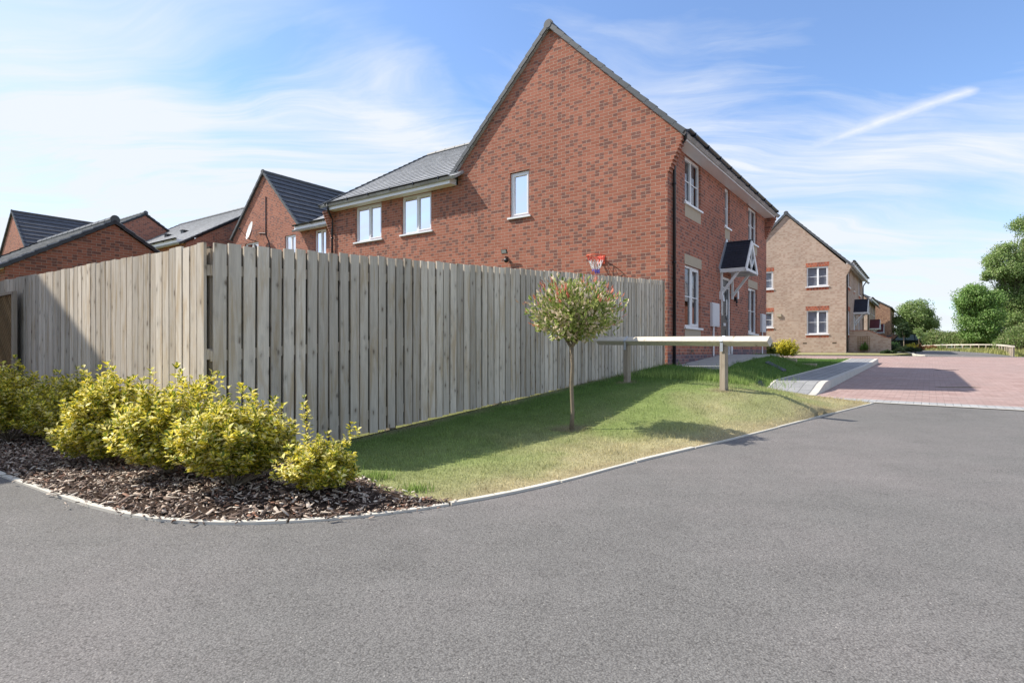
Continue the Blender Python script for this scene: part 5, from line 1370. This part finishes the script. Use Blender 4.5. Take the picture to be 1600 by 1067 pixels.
# ---- parked black car (seen between shrubs)
def car(P, yaw, label):
    root = empty('parked_car', tuple(P), label, 'car'); P = V(P); X = V((math.cos(yaw), math.sin(yaw), 0)); Yv = V((-math.sin(yaw), math.cos(yaw), 0))
    def C(x, y, z): return P + X * x + Yv * y + V((0, 0, z))
    prof = [(-2.2, .35), (-2.25, .65), (-2.15, .95), (-1.2, 1.05), (-.45, 1.60), (.2, 1.72), (1.5, 1.70), (2.0, 1.55), (2.2, 1.05), (2.28, .8), (2.25, .38), (1.85, .3), (1.75, .62), (1.45, .74), (1.15, .62), (1.05, .3), (-1.0, .3), (-1.1, .62), (-1.4, .74), (-1.7, .62), (-1.8, .3)]
    def wdt(z): return .92 if z < 1.1 else .92 - (z - 1.1) * .28
    m = MB(); n = len(prof); b = len(m.v)
    for sgn in (-1, 1): m.v += [C(x, sgn * wdt(z), z) for x, z in prof]
    for i in range(n): m.f.append((b + i, b + (i + 1) % n, b + n + (i + 1) % n, b + n + i))
    m.f.append(tuple(b + i for i in range(n))); m.f.append(tuple(b + n + i for i in range(n))[::-1])
    m.build('body', plain('black_car_paint', (.006, .007, .012), .15, .6, var=.02), root)
    for sgn in (-1, 1):
        for seg in (((-.95, 1.10), (-.42, 1.52), (.1, 1.62), (.1, 1.10)), ((.18, 1.10), (.18, 1.62), (1.05, 1.62), (1.05, 1.10)), ((1.13, 1.10), (1.13, 1.60), (1.8, 1.52), (1.95, 1.12))):
            q = MB(); q.poly([C(x, sgn * (wdt(z) + .006), z) for x, z in seg]); q.build('window', plain('car_glass', (.10, .13, .16), .08, .8), root) if not MATS.get('cg') else q.build('window', MATS['cg'], root)
        for wx in (-1.4, 1.45):
            q = MB(); q.tube([C(wx, sgn * .72, .35), C(wx, sgn * .93, .35)], .35, 20); wh = q.build('wheel', BLACKP, root)
            q = MB(); q.tube([C(wx, sgn * .93, .35), C(wx, sgn * .945, .35)], .21, 14); q.build('rim', GALV, wh)
        q = MB(); q.box(C(2.0, sgn * .72, .95), X * .27, Yv * sgn * .19, V((0, 0, .18))); q.build('tail_light', NETR, root)
        q = MB(); q.bar(C(-.3, sgn * .68, 1.74), C(1.7, sgn * .68, 1.77), .04, .03); q.build('roof_rail', BLACKP, root)
    return root
MATS['cg'] = plain('car_glass', (.10, .13, .16), .08, .8)
car(((1402 - 800) / 915 * 57, 57, .05), .06, 'black parked car half hidden behind shrubs and the garden wall')

# ------------------------------------------------------------------ camera, light, sky
cam = bpy.data.cameras.new('camera'); co = bpy.data.objects.new('camera', cam); COL.objects.link(co)
co.location = (0, 0, 0); co.rotation_euler = (math.radians(90), 0, 0)
cam.sensor_width = 36; cam.lens = 36 * 915 / 1600; cam.shift_y = .0103; cam.clip_start = .05; cam.clip_end = 1500
sc.camera = co
ld = V((.952, -.194, -1.0)).normalized()
su = bpy.data.lights.new('sun', 'SUN'); su.energy = 3.1; su.angle = math.radians(.53); su.color = (1, .935, .84)
so = bpy.data.objects.new('sun', su); COL.objects.link(so); so.rotation_euler = ld.to_track_quat('-Z', 'Y').to_euler(); so.location = (-20, 8, 25)
el = math.asin(-ld.z); az = math.atan2(-ld.x, -ld.y)

wd = bpy.data.worlds.new('World'); sc.world = wd; wd.use_nodes = True
t = NT(None, wd.node_tree)
sky = t.n('ShaderNodeTexSky', sky_type='NISHITA', sun_disc=False, sun_elevation=el, sun_rotation=az, altitude=50, air_density=1.0, dust_density=.6, ozone_density=2.5)
gen = t.coord('Generated'); s3 = t.n('ShaderNodeSeparateXYZ', {0: gen}); X_, Y_, Z_ = s3.outputs
k = t.math('ADD', t.math('MAXIMUM', Z_, 0.0), .12)
P2 = t.n('ShaderNodeCombineXYZ', {0: t.math('DIVIDE', X_, k), 1: t.math('DIVIDE', Y_, k), 2: 0.0}).outputs[0]
warp = t.n('ShaderNodeTexNoise', {'Vector': P2, 'Scale': .55, 'Detail': 3.0}).outputs[1]
wv = t.n('ShaderNodeVectorMath', {0: warp, 1: (.5, .5, .5)}, operation='SUBTRACT').outputs[0]
P3_ = t.n('ShaderNodeVectorMath', {0: P2, 1: t.n('ShaderNodeVectorMath', {0: wv, 'Scale': 1.3}, operation='SCALE').outputs[0]}, operation='ADD').outputs[0]
c1 = t.noise(t.mapping(P3_, (.42, 1.5, 1), (0, 0, .25), (3.1, 1.7, 0)), 1.0, 7, .58, .3)
c2 = t.noise(t.mapping(P3_, (1.1, 4.5, 1), (0, 0, -.15), (7, 2, 0)), 1.0, 6, .6, .2)
c3_ = t.noise(t.mapping(P3_, (1.5, 10, 1), (0, 0, -.22), (2, 5, 0)), 1.0, 9, .66, .5)
wisp = t.math('MULTIPLY', t.mr(c1, .37, .63), t.math('MULTIPLY', t.mr(c2, .30, .62, .45, 1.0), t.mr(c3_, .32, .60, .45, 1.0)))
lowhaze = t.mr(Z_, .0, .36, .80, 0.0)
leftb = t.mr(X_, -.9, .3, .16, 0.0)
cl = t.math('ADD', t.math('MULTIPLY', wisp, .95), t.math('ADD', t.math('MULTIPLY', lowhaze, t.mr(c1, .25, .6, .45, 1.0)), t.math('MULTIPLY', leftb, t.mr(c2, .3, .6, .3, 1.0))))
def dirP(u, v):
    d_ = V(((u - 800) / 915, 1, (550 - v) / 915)).normalized(); kk = d_.z + .12; return V((d_.x / kk, d_.y / kk, 0))
def blob(u, v_, r0, amp, squash=1.0):
    c_ = dirP(u, v_); dd = t.n('ShaderNodeVectorMath', {0: P3_, 1: tuple(c_)}, operation='SUBTRACT').outputs[0]
    dd = t.n('ShaderNodeVectorMath', {0: dd, 1: (1, squash, 1)}, operation='MULTIPLY').outputs[0]
    q = t.n('ShaderNodeVectorMath', {0: dd}, operation='LENGTH').outputs['Value']
    g_ = t.mr(q, 0, r0, 1, 0)
    return t.math('MULTIPLY', t.math('MULTIPLY', g_, amp), t.math('MULTIPLY', t.mr(c2, .25, .65, .5, 1.2), t.mr(c3_, .3, .6, .55, 1.05)) if amp > 0 else 1.0)
for a_ in ((530, 150, .42, .8, 1.3), (120, 60, .6, .75, 1), (30, 150, .5, .5, 1), (250, 270, .7, .6, 1.2), (60, 330, .9, .3, 1), (250, 150, .4, .35, 2), (900, 230, .8, .35, 1), (1120, 110, .5, .35, 1.5), (370, 120, .34, -.55, 1), (1420, 60, .8, -.35, 1), (760, 110, .4, -.35, 1)):
    cl = t.math('ADD', cl, blob(*a_))
cl = t.math('MINIMUM', t.math('MAXIMUM', cl, .03), .95)
# contrail
A_, B_ = dirP(1190, 268), dirP(1530, 138); AB = B_ - A_; ab = AB.normalized(); nb_ = V((-ab.y, ab.x, 0))
rel = t.n('ShaderNodeVectorMath', {0: P2, 1: tuple(A_)}, operation='SUBTRACT').outputs[0]
al = t.math('DIVIDE', t.n('ShaderNodeVectorMath', {0: rel, 1: tuple(ab)}, operation='DOT_PRODUCT').outputs['Value'], AB.length)
pn = t.n('ShaderNodeVectorMath', {0: rel, 1: tuple(nb_)}, operation='DOT_PRODUCT').outputs['Value']
bend = t.math('MULTIPLY', t.math('MULTIPLY', al, t.math('SUBTRACT', 1.0, al)), .10)
pn = t.math('ADD', pn, bend)
wn_ = t.noise(P2, 14, 4, .6)
wid = t.math('ADD', t.mr(al, 0, 1, .15, .038), t.math('MULTIPLY', wn_, .012))
tr_ = t.math('SUBTRACT', 1.0, t.math('DIVIDE', t.math('ABSOLUTE', pn), wid), clamp=True)
ends = t.math('MULTIPLY', t.mr(al, -.15, .6), t.mr(al, .97, 1.01, 1.0, 0.0))
trail = t.math('MULTIPLY', t.math('MULTIPLY', tr_, ends), t.mr(wn_, .2, .6, .5, .9))
cl = t.math('MAXIMUM', cl, trail)
cl = t.math('ADD', cl, t.math('MULTIPLY', trail, .12), clamp=True)
CLOUD_V = 3.35
skyc = t.n('ShaderNodeVectorMath', {0: sky.outputs[0], 1: (.68, .755, .86)}, operation='MULTIPLY').outputs[0]
col = t.mix(cl, skyc, (CLOUD_V * .93, CLOUD_V * .98, CLOUD_V * 1.06))
bg = t.n('ShaderNodeBackground', {'Color': col, 'Strength': .125}); wo = t.n('ShaderNodeOutputWorld'); t.t.links.new(bg.outputs[0], wo.inputs[0])
vs = sc.view_settings; vs.view_transform = 'Standard'; vs.look = 'None'; vs.exposure = 1.2; vs.gamma = 1
sc.render.engine = 'CYCLES'; sc.cycles.max_bounces = 6; sc.cycles.transparent_max_bounces = 8
